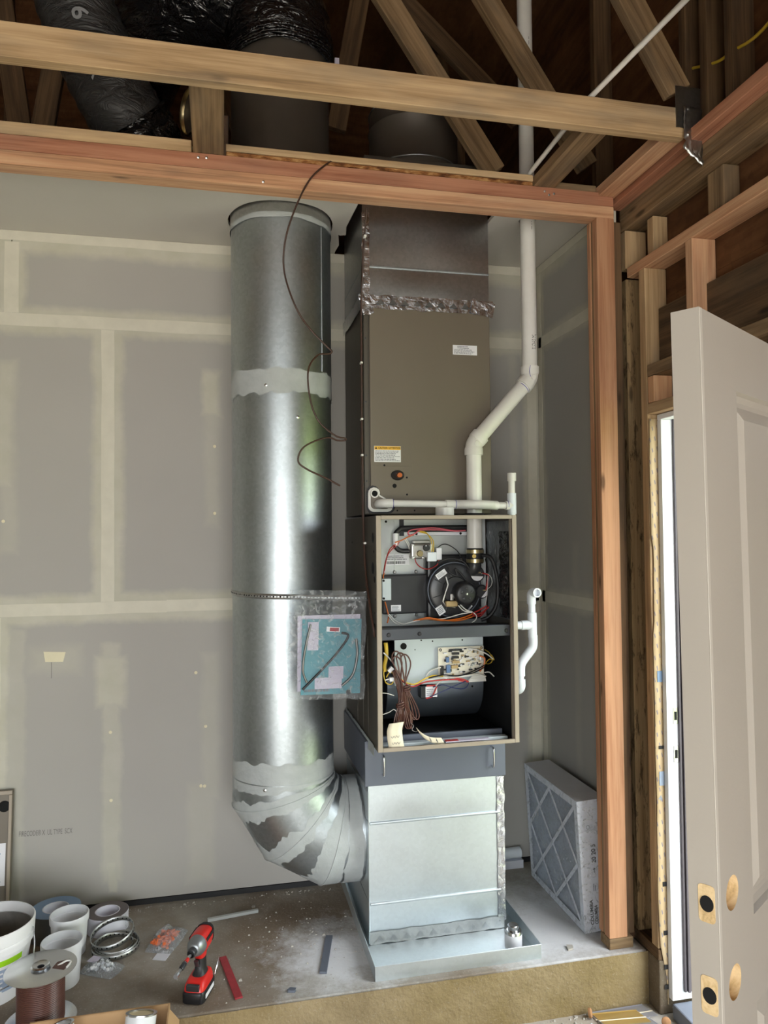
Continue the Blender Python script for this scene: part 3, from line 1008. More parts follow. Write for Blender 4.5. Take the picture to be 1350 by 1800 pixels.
# open door leaf
N0 = Vector((2.206, -2.258, 0))
dd = Vector((0.834, 0.552, 0)).normalized()
dn = Vector((-dd.y, dd.x, 0))     # from visible face into the leaf
DW, DT, Z0, Z1 = 0.914, 0.0445, -0.155, 1.886
dm = Matrix(((dd.x, 0, dn.x, N0.x), (dd.y, 0, dn.y, N0.y), (0, 1, 0, 0), (0, 0, 0, 1)))   # local: x along leaf, y up, z into leaf
door = thing('door_1', 'open beige panelled door with unfitted lock holes at the right', 'door', (N0.x, N0.y, Z0), kind=S)
BX = 0.062     # lock bore distance from the edge
bores = [0.955, 0.815]


def leaf():
    m = MB()
    # face with square cut-outs around bores and panels built as strips
    pan = [(0.157, 0.42, 0.885, 1.772), (0.50, 0.78, 0.885, 1.772), (0.157, 0.42, 0.0, 0.74), (0.50, 0.78, 0.0, 0.74)]
    xs = sorted({0, BX - 0.03, BX + 0.03, 0.157, 0.42, 0.50, 0.78, DW})
    zs = sorted({Z0, 0.0, 0.74, 0.785, 0.845, 0.885, 0.925, 0.985, 1.772, Z1})

    def inpan(x, z):
        return any(a < x < b and c < z < d for a, b, c, d in pan)

    def inbore(x, z):
        return abs(x - BX) < 0.03 and any(abs(z - q) < 0.03 for q in bores)
    for i in range(len(xs) - 1):
        for j in range(len(zs) - 1):
            x, z = (xs[i] + xs[i + 1]) / 2, (zs[j] + zs[j + 1]) / 2
            if inpan(x, z) or inbore(x, z):
                continue
            m.add([(xs[i], zs[j], 0), (xs[i + 1], zs[j], 0), (xs[i + 1], zs[j + 1], 0), (xs[i], zs[j + 1], 0)], [(0, 1, 2, 3)])
    for a, b, c, d in pan:
        prev = (a, b, c, d, 0)
        for ins, dep in ((0.004, 0.009), (0.014, 0.013), (0.022, 0.014), (0.046, 0.004)):
            cur = (a + ins, b - ins, c + ins, d - ins, dep)
            A = [(prev[0], prev[2], prev[4]), (prev[1], prev[2], prev[4]), (prev[1], prev[3], prev[4]), (prev[0], prev[3], prev[4])]
            Bq = [(cur[0], cur[2], cur[4]), (cur[1], cur[2], cur[4]), (cur[1], cur[3], cur[4]), (cur[0], cur[3], cur[4])]
            m.add(A + Bq, [(q, (q + 1) % 4, 4 + (q + 1) % 4, 4 + q) for q in range(4)])
            prev = cur
        m.add([(prev[0], prev[2], prev[4]), (prev[1], prev[2], prev[4]), (prev[1], prev[3], prev[4]), (prev[0], prev[3], prev[4])], [(0, 1, 2, 3)])
    for q in bores:   # square to round
        n_ = 24
        ri = [(BX + 0.027 * math.cos(2 * PI * t / n_), q + 0.027 * math.sin(2 * PI * t / n_), 0) for t in range(n_)]
        ro = []
        for t in range(n_):
            c, s = math.cos(2 * PI * t / n_), math.sin(2 * PI * t / n_)
            f = 0.03 / max(abs(c), abs(s))
            ro.append((BX + c * f, q + s * f, 0))
        for X in (-1, 1):
            for Y in (-1, 1):
                i = min(range(n_), key=lambda w: (ro[w][0] - BX - 0.03 * X) ** 2 + (ro[w][1] - q - 0.03 * Y) ** 2)
                ro[i] = (BX + 0.03 * X, q + 0.03 * Y, 0)
        m.add(ri + ro, [(i, (i + 1) % n_, n_ + (i + 1) % n_, n_ + i) for i in range(n_)])
    # edges and back
    m.add([(0, Z0, 0), (0, Z1, 0), (0, Z1, DT), (0, Z0, DT), (DW, Z0, 0), (DW, Z1, 0), (DW, Z1, DT), (DW, Z0, DT)],
          [(0, 3, 2, 1), (4, 5, 6, 7), (1, 2, 6, 5), (0, 4, 7, 3), (3, 7, 6, 2)])
    m.xf(dm)
    return m


leaf().build('leaf', 'door_paint', door, smooth=30)
# paler strip along the lock edge: the corner bevel's brightness put into colour
m = MB().box(0.0005, 0.011, Z0, Z1, -0.0012, 0.0)
m.xf(dm)
m.build('bevel_highlight', 'door_bevel_lit', door, bevel=0.001, seg=1)
for i, q in enumerate(bores):
    m = MB()
    n_ = 24
    m.tube([(BX, q, 0.0), (BX, q, DT * 0.9)], 0.027, n_, False)
    m.xf(dm)
    bo = m.build('lock_bore', 'wood_bare', door, smooth=40)
    m = MB().prism([(0.027 * math.cos(2 * PI * t / 20) + BX, 0.027 * math.sin(2 * PI * t / 20) + q) for t in range(20)], 2, DT * 0.9, DT * 0.93)
    m.xf(dm)
    m.build('bore_bottom', 'wood_bare', bo)
    # latch plate recess on the lock edge: bare wood with bore
    poly = []
    for (cx_, cy_, a0) in ((0.0235, 0.023, 0), (0.010, 0.023, 90), (0.010, -0.023, 180), (0.0235, -0.023, 270)):
        for s_ in range(4):
            a = math.radians(a0 + 30 * s_)
            poly.append((q + cy_ + 0.006 * math.sin(a), cx_ + 0.006 * math.cos(a)))
    m = MB().prism(poly, 0, -0.0008, 0.0)
    m.xf(dm)
    lp = m.build('latch_recess', 'wood_bare', door)
    m = MB().prism([(q + 0.0125 * math.cos(2 * PI * t / 20), 0.0165 + 0.0105 * math.sin(2 * PI * t / 20)) for t in range(20)], 0, -0.0014, -0.0008)
    m.xf(dm)
    m.build('latch_hole', 'black_hole', lp)
pv_ = Matrix.Translation((2.206, -2.258, 1.886))
door.matrix_basis = pv_ @ Matrix.Translation((0.004, -0.001, 0)) @ Matrix.Rotation(-0.010, 4, Vector((0.2156, 0.9765, 0))) @ pv_.inverted() @ Matrix.Translation((N0.x, N0.y, Z0))

# ================================================================== THINGS
# ---------------------------------------------------------------- round return duct
DX, DY, DR = 1.718, -0.28, 0.2
du = thing('round_duct', 'large round galvanised duct with a sealed elbow left of the furnace', 'duct', (DX, DY, 0.35))


def pipe_mesh(z0, z1, r, n=64):
    m = MB()
    m.tube([(DX, DY, z0), (DX, DY, z1)], r, n, False)
    return m


pipe_mesh(0.6, 2.13, DR - 0.0015).build('lower_pipe', 'galvanised', du, smooth=40)
pipe_mesh(2.12, 2.76, DR + 0.0005).build('upper_pipe', 'galvanised', du, smooth=40)
pipe_mesh(2.755, 2.86, DR + 0.003).build('top_collar', 'galvanised_dull', du, smooth=40)
dd_ = pipe_mesh(2.86, 3.52, DR - 0.002).build('attic_pipe', 'duct_dark', du, smooth=40)
MB().box(DX + 0.1436, DX + 0.147, DY - 0.1436, DY - 0.139, 2.17, 2.74).build('lock_seam', 'galvanised', du)


def ring_band(z0f, z1f, r, name, mat, parent, n=120, rows_=3):
    m = MB()
    m.grid(lambda u, v: (DX + r * math.cos(2 * PI * u), DY + r * math.sin(2 * PI * u), z0f(u) + (z1f(u) - z0f(u)) * v), n, rows_, True)
    return m.build(name, mat, parent, smooth=60)


nf = lambda u, k_, s, a: a * noise.noise((3 * math.cos(2 * PI * u) * s, 3 * math.sin(2 * PI * u) * s, k_)) + a * 0.5 * noise.noise((9 * math.cos(2 * PI * u) * s, 9 * math.sin(2 * PI * u) * s, k_ + 5))
ring_band(lambda u: 2.07 + nf(u, 1, 1, 0.02), lambda u: 2.165 + nf(u, 2, 1, 0.012), DR + 0.0011, 'sealant_band', 'mastic', du)
ring_band(lambda u: 2.745 + nf(u, 21, 1, 0.006), lambda u: 2.765 + nf(u, 22, 1, 0.004), DR + 0.0042, 'sealant_line', 'mastic', du)
for (a, z) in ((-1.95, 2.10), (-1.35, 1.98), (-2.0, 0.585)):
    MB().lathe([(0.006, 0), (0.006, 0.003), (0.0, 0.005)], (DX + (DR + 0.002) * math.cos(a), DY + (DR + 0.002) * math.sin(a), z), 8, (math.cos(a), math.sin(a), 0)).build('screw', 'screw_steel', du)
# gored elbow
EC = Vector((DX + 0.25, 0, 0.60))
ER = 0.25


def gring(a, u, off=0.0):
    """point of the elbow skin on the cut plane at angle a (deg); u runs round the pipe"""
    th = 2 * PI * u
    sc = 1.0 if a in (0, 90) else 1 / math.cos(math.radians(15))
    rr = ER + (DR + off) * math.cos(th)
    d = Vector((-math.cos(math.radians(a)), 0, -math.sin(math.radians(a))))
    p = EC + d * rr * sc
    return Vector((p.x, DY + (DR + off) * math.sin(th), p.z))


cuts = [0, 15, 45, 75, 90]
for i in range(4):
    a, b = cuts[i], cuts[i + 1]
    m = MB()
    m.grid(lambda u, v: gring(a, u).lerp(gring(b, u), v), 64, 1, True)
    m.build('elbow_gore', 'galvanised', du, smooth=30)
MB().grid(lambda u, v: (EC.x + 0.046 * v, DY + DR * math.sin(2 * PI * u), 0.35 - DR * math.cos(2 * PI * u)), 64, 1, True).build('elbow_collar', 'galvanised', du, smooth=40)


def seal(i, w1, w2, sd, m_cut):
    """painted sealant either side of cut i"""
    a0, a1 = cuts[i - 1] if i > 0 else None, cuts[i]
    b1 = cuts[i + 1] if i < 4 else None
    m = MB()

    def f(u, v):
        if v <= 0.5:
            wv = max(0.05, w1 + nf(u, sd, 1.2, 0.16))
            t = 1 - wv * (1 - v / 0.5)
            if a0 is None:
                return (DX + (DR - 0.0007) * -math.cos(2 * PI * u), DY + (DR - 0.0007) * math.sin(2 * PI * u), 0.6 + 0.1 * (1 - t))
            return gring(a0, u, 0.0007).lerp(gring(a1, u, 0.0012), t)
        wv = max(0.05, w2 + nf(u, sd + 3, 1.2, 0.16))
        t = wv * (v - 0.5) / 0.5
        if b1 is None:
            p = gring(90, u, 0.001)
            return p + Vector((0.046 * t, 0, 0))
        return gring(a1, u, 0.0012).lerp(gring(b1, u, 0.0007), t)
    m.grid(f, 220, 6, True)
    m.build('sealant_band', 'mastic', du, smooth=70)


seal(0, 0.75, 0.35, 30, 0)
seal(1, 0.35, 0.24, 40, 0)
seal(2, 0.24, 0.2, 50, 0)
seal(3, 0.36, 0.55, 60, 0)
seal(4, 0.35, 0.8, 70, 0)
for a in (15, 45, 75):     # standing seams between gores
    MB().tube([gring(a, j / 64, 0.002) for j in range(64)], 0.002, 6, False, True).build('gore_seam', 'mastic', du, smooth=60)

# ---------------------------------------------------------------- supply plenum over the coil
FX0, FX1 = 2.0165, 2.5495
CY = -0.4565
sp = thing('supply_plenum', 'shiny sheet metal supply plenum taped on top of the brown coil cabinet', 'plenum', (2.28, -0.24, 2.434))
# skin with a shallow cross break and a cleat seam
PX0, PX1, PY0, PY1 = 2.022, 2.545, -0.452, -0.022
for (a, b, nm) in ((2.436, 2.585, 'lower_section'), (2.59, 3.0, 'upper_section')):
    m = MB()

    def fr_(u, v, a=a, b=b):
        bul = 0.006 * math.sin(PI * u) * math.sin(PI * v)
        return (PX0 + (PX1 - PX0) * u, PY0 - bul, a + (b - a) * v)
    m.grid(fr_, 10, 10)
    m.grid(lambda u, v: (PX0 - 0.004 * math.sin(PI * u) * math.sin(PI * v), PY1 + (PY0 - PY1) * u, a + (b - a) * v), 8, 8)
    m.box(PX0 + 0.001, PX1, PY0 + 0.001, PY1, a, b)
    m.build(nm, 'galvanised_dull', sp, smooth=40)
MB().box(PX0 - 0.001, PX1 + 0.001, PY0 - 0.004, PY1, 2.583, 2.592).build('drive_cleat', 'galvanised', sp, bevel=0.002)


def foil(path, w, nrm, name, parent, seed, mat='foil_tape', amp=0.003):
    """crinkled strip along path, width w in direction across, lifted along nrm"""
    P = [Vector(p) for p in path]
    L = (P[1] - P[0]).length
    x = (P[1] - P[0]).normalized()
    nrm = Vector(nrm)
    y = nrm.cross(x).normalized()
    n_ = max(8, int(L / 0.012))
    m = MB()

    def f(u, v):
        p = P[0] + x * (L * u) + y * ((v - 0.5) * w + (0.12 * w * noise.noise((u * L * 22, v * 3, seed)) if v in (0, 1) else 0))
        return p + nrm * (0.001 + amp * abs(noise.noise((u * L * 45, v * w * 60, seed + 2))))
    m.grid(f, n_, 6)
    return m.build(name, mat, parent, smooth=25)


foil([(PX0 - 0.01, CY - 0.006, 2.446), (PX1 + 0.012, CY - 0.006, 2.446)], 0.055, (0, -1, 0), 'foil_tape_strip', sp, 5, 'foil_tape', 0.0016)
foil([(PX0 - 0.012, CY - 0.011, 2.428), (PX0 + 0.03, CY - 0.011, 2.44)], 0.08, (0, -1, 0), 'foil_tape_strip', sp, 9)
foil([(PX1 - 0.08, CY - 0.012, 2.452), (PX1 + 0.014, CY - 0.012, 2.432)], 0.06, (0, -1, 0), 'foil_tape_strip', sp, 11)
foil([(PX0 + 0.012, PY0 - 0.003, 2.46), (PX0 + 0.012, PY0 - 0.003, 2.8)], 0.03, (0, -1, 0), 'foil_tape_strip', sp, 13)
foil([(PX0 - 0.006, PY0 + 0.02, 2.45), (PX0 - 0.006, PY1, 2.45)], 0.06, (-1, 0, 0), 'foil_tape_strip', sp, 15)
foil([(PX0 - 0.003, CY + 0.004, 2.35), (PX0 - 0.003, CY + 0.004, 2.43)], 0.02, (-1, 0, 0), 'foil_tape_strip', sp, 17)
# printed marks on the tape
m = MB()
for i in range(9):
    x = PX0 + 0.05 + i * 0.05
    m.add([(x, CY - 0.0115, 2.436), (x + 0.034, CY - 0.0115, 2.436), (x + 0.017, CY - 0.0115, 2.456), (x, CY - 0.0111, 2.436), (x + 0.034, CY - 0.0111, 2.436), (x + 0.017, CY - 0.0111, 2.456)], [(0, 1, 2), (3, 5, 4)])
m.build('tape_print', 'tape_side', sp)
# round take-off collar on the plenum roof
MB().box(2.03, 2.56, -0.46, -0.02, 3.001, 3.03).build('flange', 'duct_dark', sp, bevel=0.003)
colr = MB().lathe([(0.19, 0), (0.19, 0.03), (0.196, 0.035), (0.19, 0.042), (0.19, 0.21), (0.195, 0.215), (0.19, 0.222), (0.19, 0.29), (0.188, 0.29), (0.188, 0.0)], (2.29, -0.24, 3.03), 48).build('take_off_collar', 'duct_dark', sp, smooth=50)
MB().tube([(2.29 + 0.1925 * math.cos(2 * PI * i / 48), -0.24 + 0.1925 * math.sin(2 * PI * i / 48), 3.068) for i in range(48)], 0.004, 8, False, True).build('bead', 'galvanised', colr, smooth=60)
MB().tube([(2.29 + 0.19 * math.cos(2 * PI * i / 48), -0.24 + 0.19 * math.sin(2 * PI * i / 48), 3.32) for i in range(48)], 0.003, 8, False, True).build('rim', 'galvanised', colr, smooth=60)

# ---------------------------------------------------------------- coil cabinet
cc = thing('coil_cabinet', 'tall brown coil cabinet between the plenum and the open furnace', 'coil cabinet', (2.28, -0.24, 1.61))
MB().box(FX0 + 0.006, FX1 - 0.004, CY + 0.006, -0.02, 1.61, 2.434).build('cabinet', 'enamel_brown_dark', cc, bevel=0.003)
MB().box(2.045, FX1 - 0.006, CY - 0.004, CY + 0.005, 1.655, 2.428).build('front_panel', 'enamel_brown', cc, bevel=0.003)
MB().box(FX0 + 0.006, 2.040, CY - 0.001, CY + 0.005, 1.612, 2.43).build('corner_flange', 'enamel_brown_dark', cc, bevel=0.002)
MB().box(2.045, FX1 - 0.006, CY - 0.001, CY + 0.005, 1.612, 1.652).build('bottom_flange', 'enamel_brown', cc, bevel=0.002)
MB().box(2.046, 2.21, CY - 0.0065, CY - 0.004, 1.657, 1.80).build('access_plate', 'enamel_brown', cc, bevel=0.001)
# stickers
lb = MB().box(2.386, 2.488, CY - 0.0052, CY - 0.004, 2.251, 2.29).build('white_sticker', 'white_label', cc, bevel=0.0004)
print_lines(FRONT(2.391, CY - 0.0053, 2.254), 0.092, 0.02, 5, 'ink_grey', lb, seed=4)
print_lines(FRONT(2.405, CY - 0.0053, 2.275), 0.05, 0.012, 2, 'ink_grey', lb, seed=5)
cl = MB().box(2.06, 2.167, CY - 0.0052, CY - 0.004, 1.815, 1.878).build('caution_sticker', 'white_label', cc, bevel=0.0004)
MB().box(2.061, 2.166, CY - 0.0056, CY - 0.0052, 1.863, 1.877).build('yellow_header', 'caution_yellow', cl)
lettering('CAUTION / ATTENTION', 0.0105, 'ink', FRONT(2.076, CY - 0.0058, 1.8665), cl, sx=0.78, bold=0.0002)
MB().add([(2.063, CY - 0.0059, 1.8655), (2.072, CY - 0.0059, 1.8655), (2.0675, CY - 0.0059, 1.8745), (2.063, CY - 0.0056, 1.8655), (2.072, CY - 0.0056, 1.8655), (2.0675, CY - 0.0056, 1.8745)], [(0, 1, 2), (3, 5, 4)]).build('warning_triangle', 'ink', cl)
print_lines(FRONT(2.064, CY - 0.0053, 1.818), 0.099, 0.043, 8, 'ink_grey', cl, seed=6)
# line stub in a grommet, holes, drain boss
gr = MB().lathe([(0.0, 0.0), (0.017, 0.0), (0.02, 0.003), (0.017, 0.006), (0.012, 0.003), (0, 0.003)], (0, 0, 0), 24)
gr.v = [(p[0] * 1.35, p[1], p[2]) for p in gr.v]
gr.xf(Matrix.Translation((2.152, CY - 0.0066, 1.763)) @ Matrix.Rotation(PI / 2, 4, 'X'))
gro = gr.build('grommet', 'black_rubber', cc, smooth=40)
MB().tube(spline([(2.155, CY - 0.008, 1.763), (2.157, CY - 0.02, 1.765), (2.156, CY - 0.03, 1.762)], 5), 0.0095, 14).build('copper_stub', 'copper', gro, smooth=50)
for (x, z, r) in ((2.14, 1.722, 0.0085), (2.10, 1.802, 0.004), (2.19, 1.755, 0.004), (2.19, 1.688, 0.004), (2.15, 1.625, 0.003), (2.22, 1.625, 0.003)):
    MB().cyl((x, CY - 0.0072, z), (x, CY - 0.0062 if r < 0.008 else CY - 0.006, z), r, n=14).build('knockout', 'black_hole', cc)
# drain boss plate (white, triangular, dark gasket behind)
tri = []
for (cx_, cz_, r_, a0, a1) in ((2.056, 1.692, 0.021, -20, 182), (2.056, 1.643, 0.021, 180, 270), (2.108, 1.643, 0.021, 270, 400)):
    for s_ in range(8):
        a = math.radians(a0 + (a1 - a0) * s_ / 7)
        tri.append((cx_ + r_ * math.cos(a), cz_ + r_ * math.sin(a)))
tri = sorted(tri, key=lambda p: math.atan2(p[1] - 1.66, p[0] - 2.07))
MB().prism([(2.07 + (x - 2.07) * 1.2, 1.663 + (z - 1.663) * 1.2) for x, z in tri], 1, CY - 0.0085, CY - 0.0042).build('gasket', 'black_rubber', cc)
dbp = MB().prism(tri, 1, CY - 0.018, CY - 0.0086).build('drain_boss', 'pvc', cc, bevel=0.002)
MB().prism([(2.07 + (x - 2.07) * 0.8, 1.665 + (z - 1.665) * 0.8) for x, z in tri], 1, CY - 0.0186, CY - 0.0181).build('boss_recess', 'enamel_brown', dbp)
MB().lathe([(0.012, 0), (0.0165, 0), (0.0165, 0.012), (0.012, 0.012)], (2.056, CY - 0.0187, 1.69), 20, (0, -1, 0), True).build('boss_ring', 'pvc', dbp, smooth=40)
MB().cyl((2.056, CY - 0.021, 1.69), (2.056, CY - 0.0187, 1.69), 0.0118, n=18).build('boss_hole', 'black_hole', dbp)
for z in (2.3, 2.05, 1.84, 1.74, 1.68):
    MB().lathe([(0.004, 0), (0.004, 0.002), (0, 0.003)], (2.029, CY - 0.0012, z), 8, (0, -1, 0)).build('screw', 'black_satin', cc)

# ---------------------------------------------------------------- furnace
FY, FZ0, FZ1 = -0.693, 0.7604, 1.5997
fu = thing('furnace', 'open gas furnace with its front panels off showing blower, wires and control board', 'furnace', (2.283, -0.36, 0.76))
T = 0.003
sh = MB()
sh.box(FX0, FX0 + T, FY, -0.025, FZ0, FZ1)
sh.box(FX1 - T, FX1, FY, -0.025, FZ0, FZ1)
sh.box(FX0 + T, FX1 - T, FY, -0.025, FZ1 - T, FZ1)
sh.box(FX0 + T, FX1 - T, -0.028, -0.025, FZ0, FZ1 - T)
sh.box(FX0 + T, FX1 - T, FY, -0.60, FZ0, FZ0 + T)
sh.build('casing', 'enamel_brown_dark', fu)
MB().box(FX0 + T + 0.0005, FX1 - T - 0.0005, -0.60, -0.03, FZ0 - 0.0, FZ0 + T).build('base_pan', 'interior_black', fu)
# turned front edges of the casing
for (x0, x1, z0, z1) in ((FX0 - 0.0005, FX0 + 0.017, FZ0, FZ1), (FX1 - 0.017, FX1 + 0.0005, FZ0, FZ1), (FX0 + 0.017, FX1 - 0.017, FZ1 - 0.014, FZ1 + 0.0005), (FX0 + 0.017, FX1 - 0.017, FZ0 - 0.0005, FZ0 + 0.014)):
    MB().box(x0, x1, FY - 0.002, FY + 0.008, z0, z1).build('front_edge', 'casing_edge', fu, bevel=0.002)
for x0, x1 in ((FX0 + 0.0175, FX0 + 0.0195), (FX1 - 0.0195, FX1 - 0.0175)):
    MB().box(x0, x1, FY + 0.008, FY + 0.025, FZ0 + 0.01, FZ1 - 0.01).build('return_flange', 'casing_edge', fu)
# dark inner lining of the blower compartment, foil lining of the burner compartment
m = MB()
m.box(FX1 - T - 0.0022, FX1 - T - 0.0002, -0.665, -0.03, FZ0 + 0.004, 1.16)
m.box(FX0 + T + 0.0002, FX0 + T + 0.0022, -0.665, -0.03, FZ0 + 0.004, 1.16)
m.box(FX0 + T + 0.003, FX1 - T - 0.003, -0.034, -0.03, FZ0 + 0.004, 1.16)
m.build('blower_lining', 'interior_black', fu)
m = MB()
m.grid(lambda u, v: (FX1 - T - 0.006 - 0.007 * abs(noise.noise((u * 3, v * 9, 4))) - 0.004 * noise.noise((u * 8, v * 30, 2)), -0.655 + 0.25 * u, 1.205 + 0.375 * v), 14, 40)
m.build('foil_lining', 'foil_insulation', fu, smooth=50)
m = MB()
m.grid(lambda u, v: (FX1 - T - 0.012 - 0.006 * noise.noise((u * 4, v * 14, 8)), -0.645 + 0.09 * u, 1.21 + 0.33 * v), 8, 40)
m.build('black_lining', 'black_film', fu, smooth=50)
# burner compartment back panel with details
VY = -0.40
MB().box(FX0 + 0.004, FX1 - 0.014, VY, VY + 0.003, 1.12, FZ1 - 0.004).build('vestibule_panel', 'panel_grey', fu)
MB().box(2.15, 2.153, VY - 0.004, VY - 0.0005, 1.2, 1.59).build('panel_fold', 'panel_grey', fu)
MB().box(2.475, 2.512, VY - 0.03, VY - 0.0005, 1.3, 1.585).build('side_channel', 'panel_grey', fu, bevel=0.002)
bb = MB().box(2.172, 2.486, VY - 0.006, VY - 0.0005, 1.525, 1.594).build('burner_frame', 'black_plastic', fu, bevel=0.002)
MB().box(2.19, 2.465, VY - 0.008, VY - 0.0062, 1.567, 1.59).build('burner_plate', 'panel_grey', bb)
MB().box(2.19, 2.458, VY - 0.012, VY - 0.0062, 1.526, 1.54).build('burner_ledge', 'white_label', bb, bevel=0.001)
for x in (2.24, 2.425):
    MB().cyl((x, VY - 0.0135, 1.533), (x, VY - 0.0121, 1.533), 0.005, n=12).build('ledge_hole', 'black_hole', bb)
MB().cyl((2.118, VY - 0.0012, 1.583), (2.118, VY - 0.0003, 1.583), 0.005, n=12).build('panel_hole', 'black_hole', fu)
# gas pipe
gp = MB().tube(spline([(2.475, -0.445, 1.557), (2.35, -0.445, 1.557), (2.19, -0.445, 1.557), (2.16, -0.445, 1.549), (2.146, -0.445, 1.53), (2.145, -0.445, 1.495), (2.152, -0.445, 1.476), (2.172, -0.445, 1.4665), (2.212, -0.45, 1.4665)], 7), 0.0095, 14).build('gas_pipe', 'black_plastic', fu, smooth=50)
MB().lathe([(0.0103, 0), (0.0112, 0), (0.0112, 0.048), (0.0103, 0.048)], (2.1455, -0.445, 1.488), 16, (0, 0, 1), True).build('pipe_tag', 'white_label', gp, smooth=50)
MB().cyl((2.475, -0.445, 1.557), (2.49, -0.445, 1.557), 0.011, n=14).build('pipe_cap', 'black_satin', gp, smooth=40)
# gas valve
gv = MB().box(2.20, 2.29, -0.475, -0.435, 1.435, 1.495).build('gas_valve', 'cast_silver', fu, bevel=0.009, seg=3)
MB().box(2.212, 2.28, -0.47, -0.44, 1.4955, 1.508).build('valve_top', 'cast_silver', gv, bevel=0.003)
MB().lathe([(0, 0.012), (0.011, 0.012), (0.013, 0.008), (0.013, 0)], (2.235, -0.476, 1.456), 18, (0, -1, 0)).build('valve_port', 'brass', gv, smooth=40)
MB().lathe([(0, 0.014), (0.012, 0.014), (0.014, 0.0)], (2.262, -0.476, 1.478), 18, (0, -1, 0)).build('valve_knob', 'black_plastic', gv, smooth=40)
MB().box(2.256, 2.259, -0.4905, -0.4903, 1.484, 1.489).build('knob_mark', 'white_label', gv)
MB().box(2.262, 2.30, -0.495, -0.4755, 1.425, 1.462).build('connector', 'pvc_cool', gv, bevel=0.004)
MB().box(2.302, 2.325, -0.48, -0.45, 1.43, 1.478).build('ignition_block', 'white_label', gv, bevel=0.003)
for x, z in ((2.208, 1.49), (2.208, 1.44), (2.25, 1.44), (2.285, 1.49)):
    MB().lathe([(0.005, 0), (0.005, 0.003), (0, 0.005)], (x, -0.4755, z), 10, (0, -1, 0)).build('valve_screw', 'screw_steel', gv)
# data label with barcode
dl = MB().box(2.114, 2.212, VY - 0.0012, VY - 0.0004, 1.41, 1.452).build('data_label', 'white_label', fu)
barcode(FRONT(2.12, VY - 0.0014, 1.414), 0.075, 0.011, 'ink', dl)
print_lines(FRONT(2.12, VY - 0.0014, 1.429), 0.085, 0.02, 3, 'ink_grey', dl, seed=8, max_seg=0.3)
# collector box
cb = MB().box(2.09, 2.272, -0.45, VY - 0.0005, 1.22, 1.374).build('collector_box', 'black_satin', fu, bevel=0.006)
cbp = MB().box(2.088, 2.124, -0.457, -0.4505, 1.275, 1.36).build('bracket', 'panel_blue', cb, bevel=0.002)
for z in (1.283, 1.352):
    MB().cyl((2.094, -0.459, z), (2.094, -0.4572, z), 0.0045, n=12).build('bracket_hole', 'black_hole', cbp)
cs_ = MB().box(2.124, 2.164, -0.4512, -0.4503, 1.231, 1.256).build('collector_sticker', 'white_label', cb)
print_lines(FRONT(2.128, -0.4514, 1.234), 0.03, 0.018, 4, 'ink_grey', cs_, seed=9)
for x, z in ((2.15, 1.382), (2.238, 1.382), (2.15, 1.208), (2.238, 1.21)):
    MB().lathe([(0.007, 0), (0.007, 0.006), (0.004, 0.009), (0, 0.009)], (x, VY - 0.0008, z), 10, (0, -1, 0)).build('hex_screw', 'screw_steel', fu)
# inducer
IX, IZ = 2.372, 1.312
ind = MB().box(2.268, 2.50, -0.452, VY - 0.003, 1.19, 1.45).build('inducer_plate', 'black_plastic', fu, bevel=0.015, seg=3)
inh = MB().lathe([(0.0, 0.052), (0.05, 0.052), (0.053, 0.046), (0.095, 0.046), (0.103, 0.041), (0.107, 0.031), (0.109, 0.0)], (IX, -0.4525, IZ), 56, (0, -1, 0)).build('inducer_housing', 'black_satin', fu, smooth=35)
MB().tube([(IX + 0.1075 * math.cos(2 * PI * i / 48), -0.4525 - 0.033, IZ + 0.1075 * math.sin(2 * PI * i / 48)) for i in range(48)], 0.0028, 8, False, True).build('housing_rim', 'enamel_grey', inh, smooth=60)
for q in range(8):
    a = 2 * PI * q / 8 + 0.3
    MB().tube([(IX + 0.055 * math.cos(a), -0.4995, IZ + 0.055 * math.sin(a)), (IX + 0.095 * math.cos(a), -0.4995, IZ + 0.095 * math.sin(a))], 0.0016, 6).build('housing_rib', 'black_satin', inh)
mo = MB().lathe([(0, 0.052), (0.032, 0.052), (0.041, 0.048), (0.046, 0.04), (0.046, 0.0)], (2.40, -0.505, 1.3), 44, (0, -1, 0)).build('inducer_motor', 'black_plastic', fu, smooth=35)
MB().lathe([(0, 0.0022), (0.004, 0.0018), (0.0045, 0)], (2.40, -0.5575, 1.3), 10, (0, -1, 0)).build('shaft_end', 'screw_steel', mo, smooth=50)
for q in range(5):
    a = 2 * PI * q / 5 + PI / 2
    MB().lathe([(0, 0.001), (0.0045, 0.001), (0.0055, 0)], (2.40 + 0.022 * math.cos(a), -0.5574, 1.3 + 0.022 * math.sin(a)), 10, (0, -1, 0)).build('motor_vent', 'black_satin', mo, smooth=50)
MB().tube([(2.33, -0.51, 1.365), (2.338, -0.513, 1.335), (2.315, -0.515, 1.27), (2.325, -0.515, 1.255), (2.365, -0.515, 1.245)], 0.004, 8).build('motor_bracket', 'cast_silver', mo, smooth=50)
MB().box(2.325, 2.372, -0.53, -0.506, 1.25, 1.272).build('motor_terminal', 'chip_tan', mo, bevel=0.003)
MB().box(2.345, 2.358, -0.522, -0.508, 1.272, 1.30).build('motor_coil', 'cast_silver', mo, bevel=0.003)
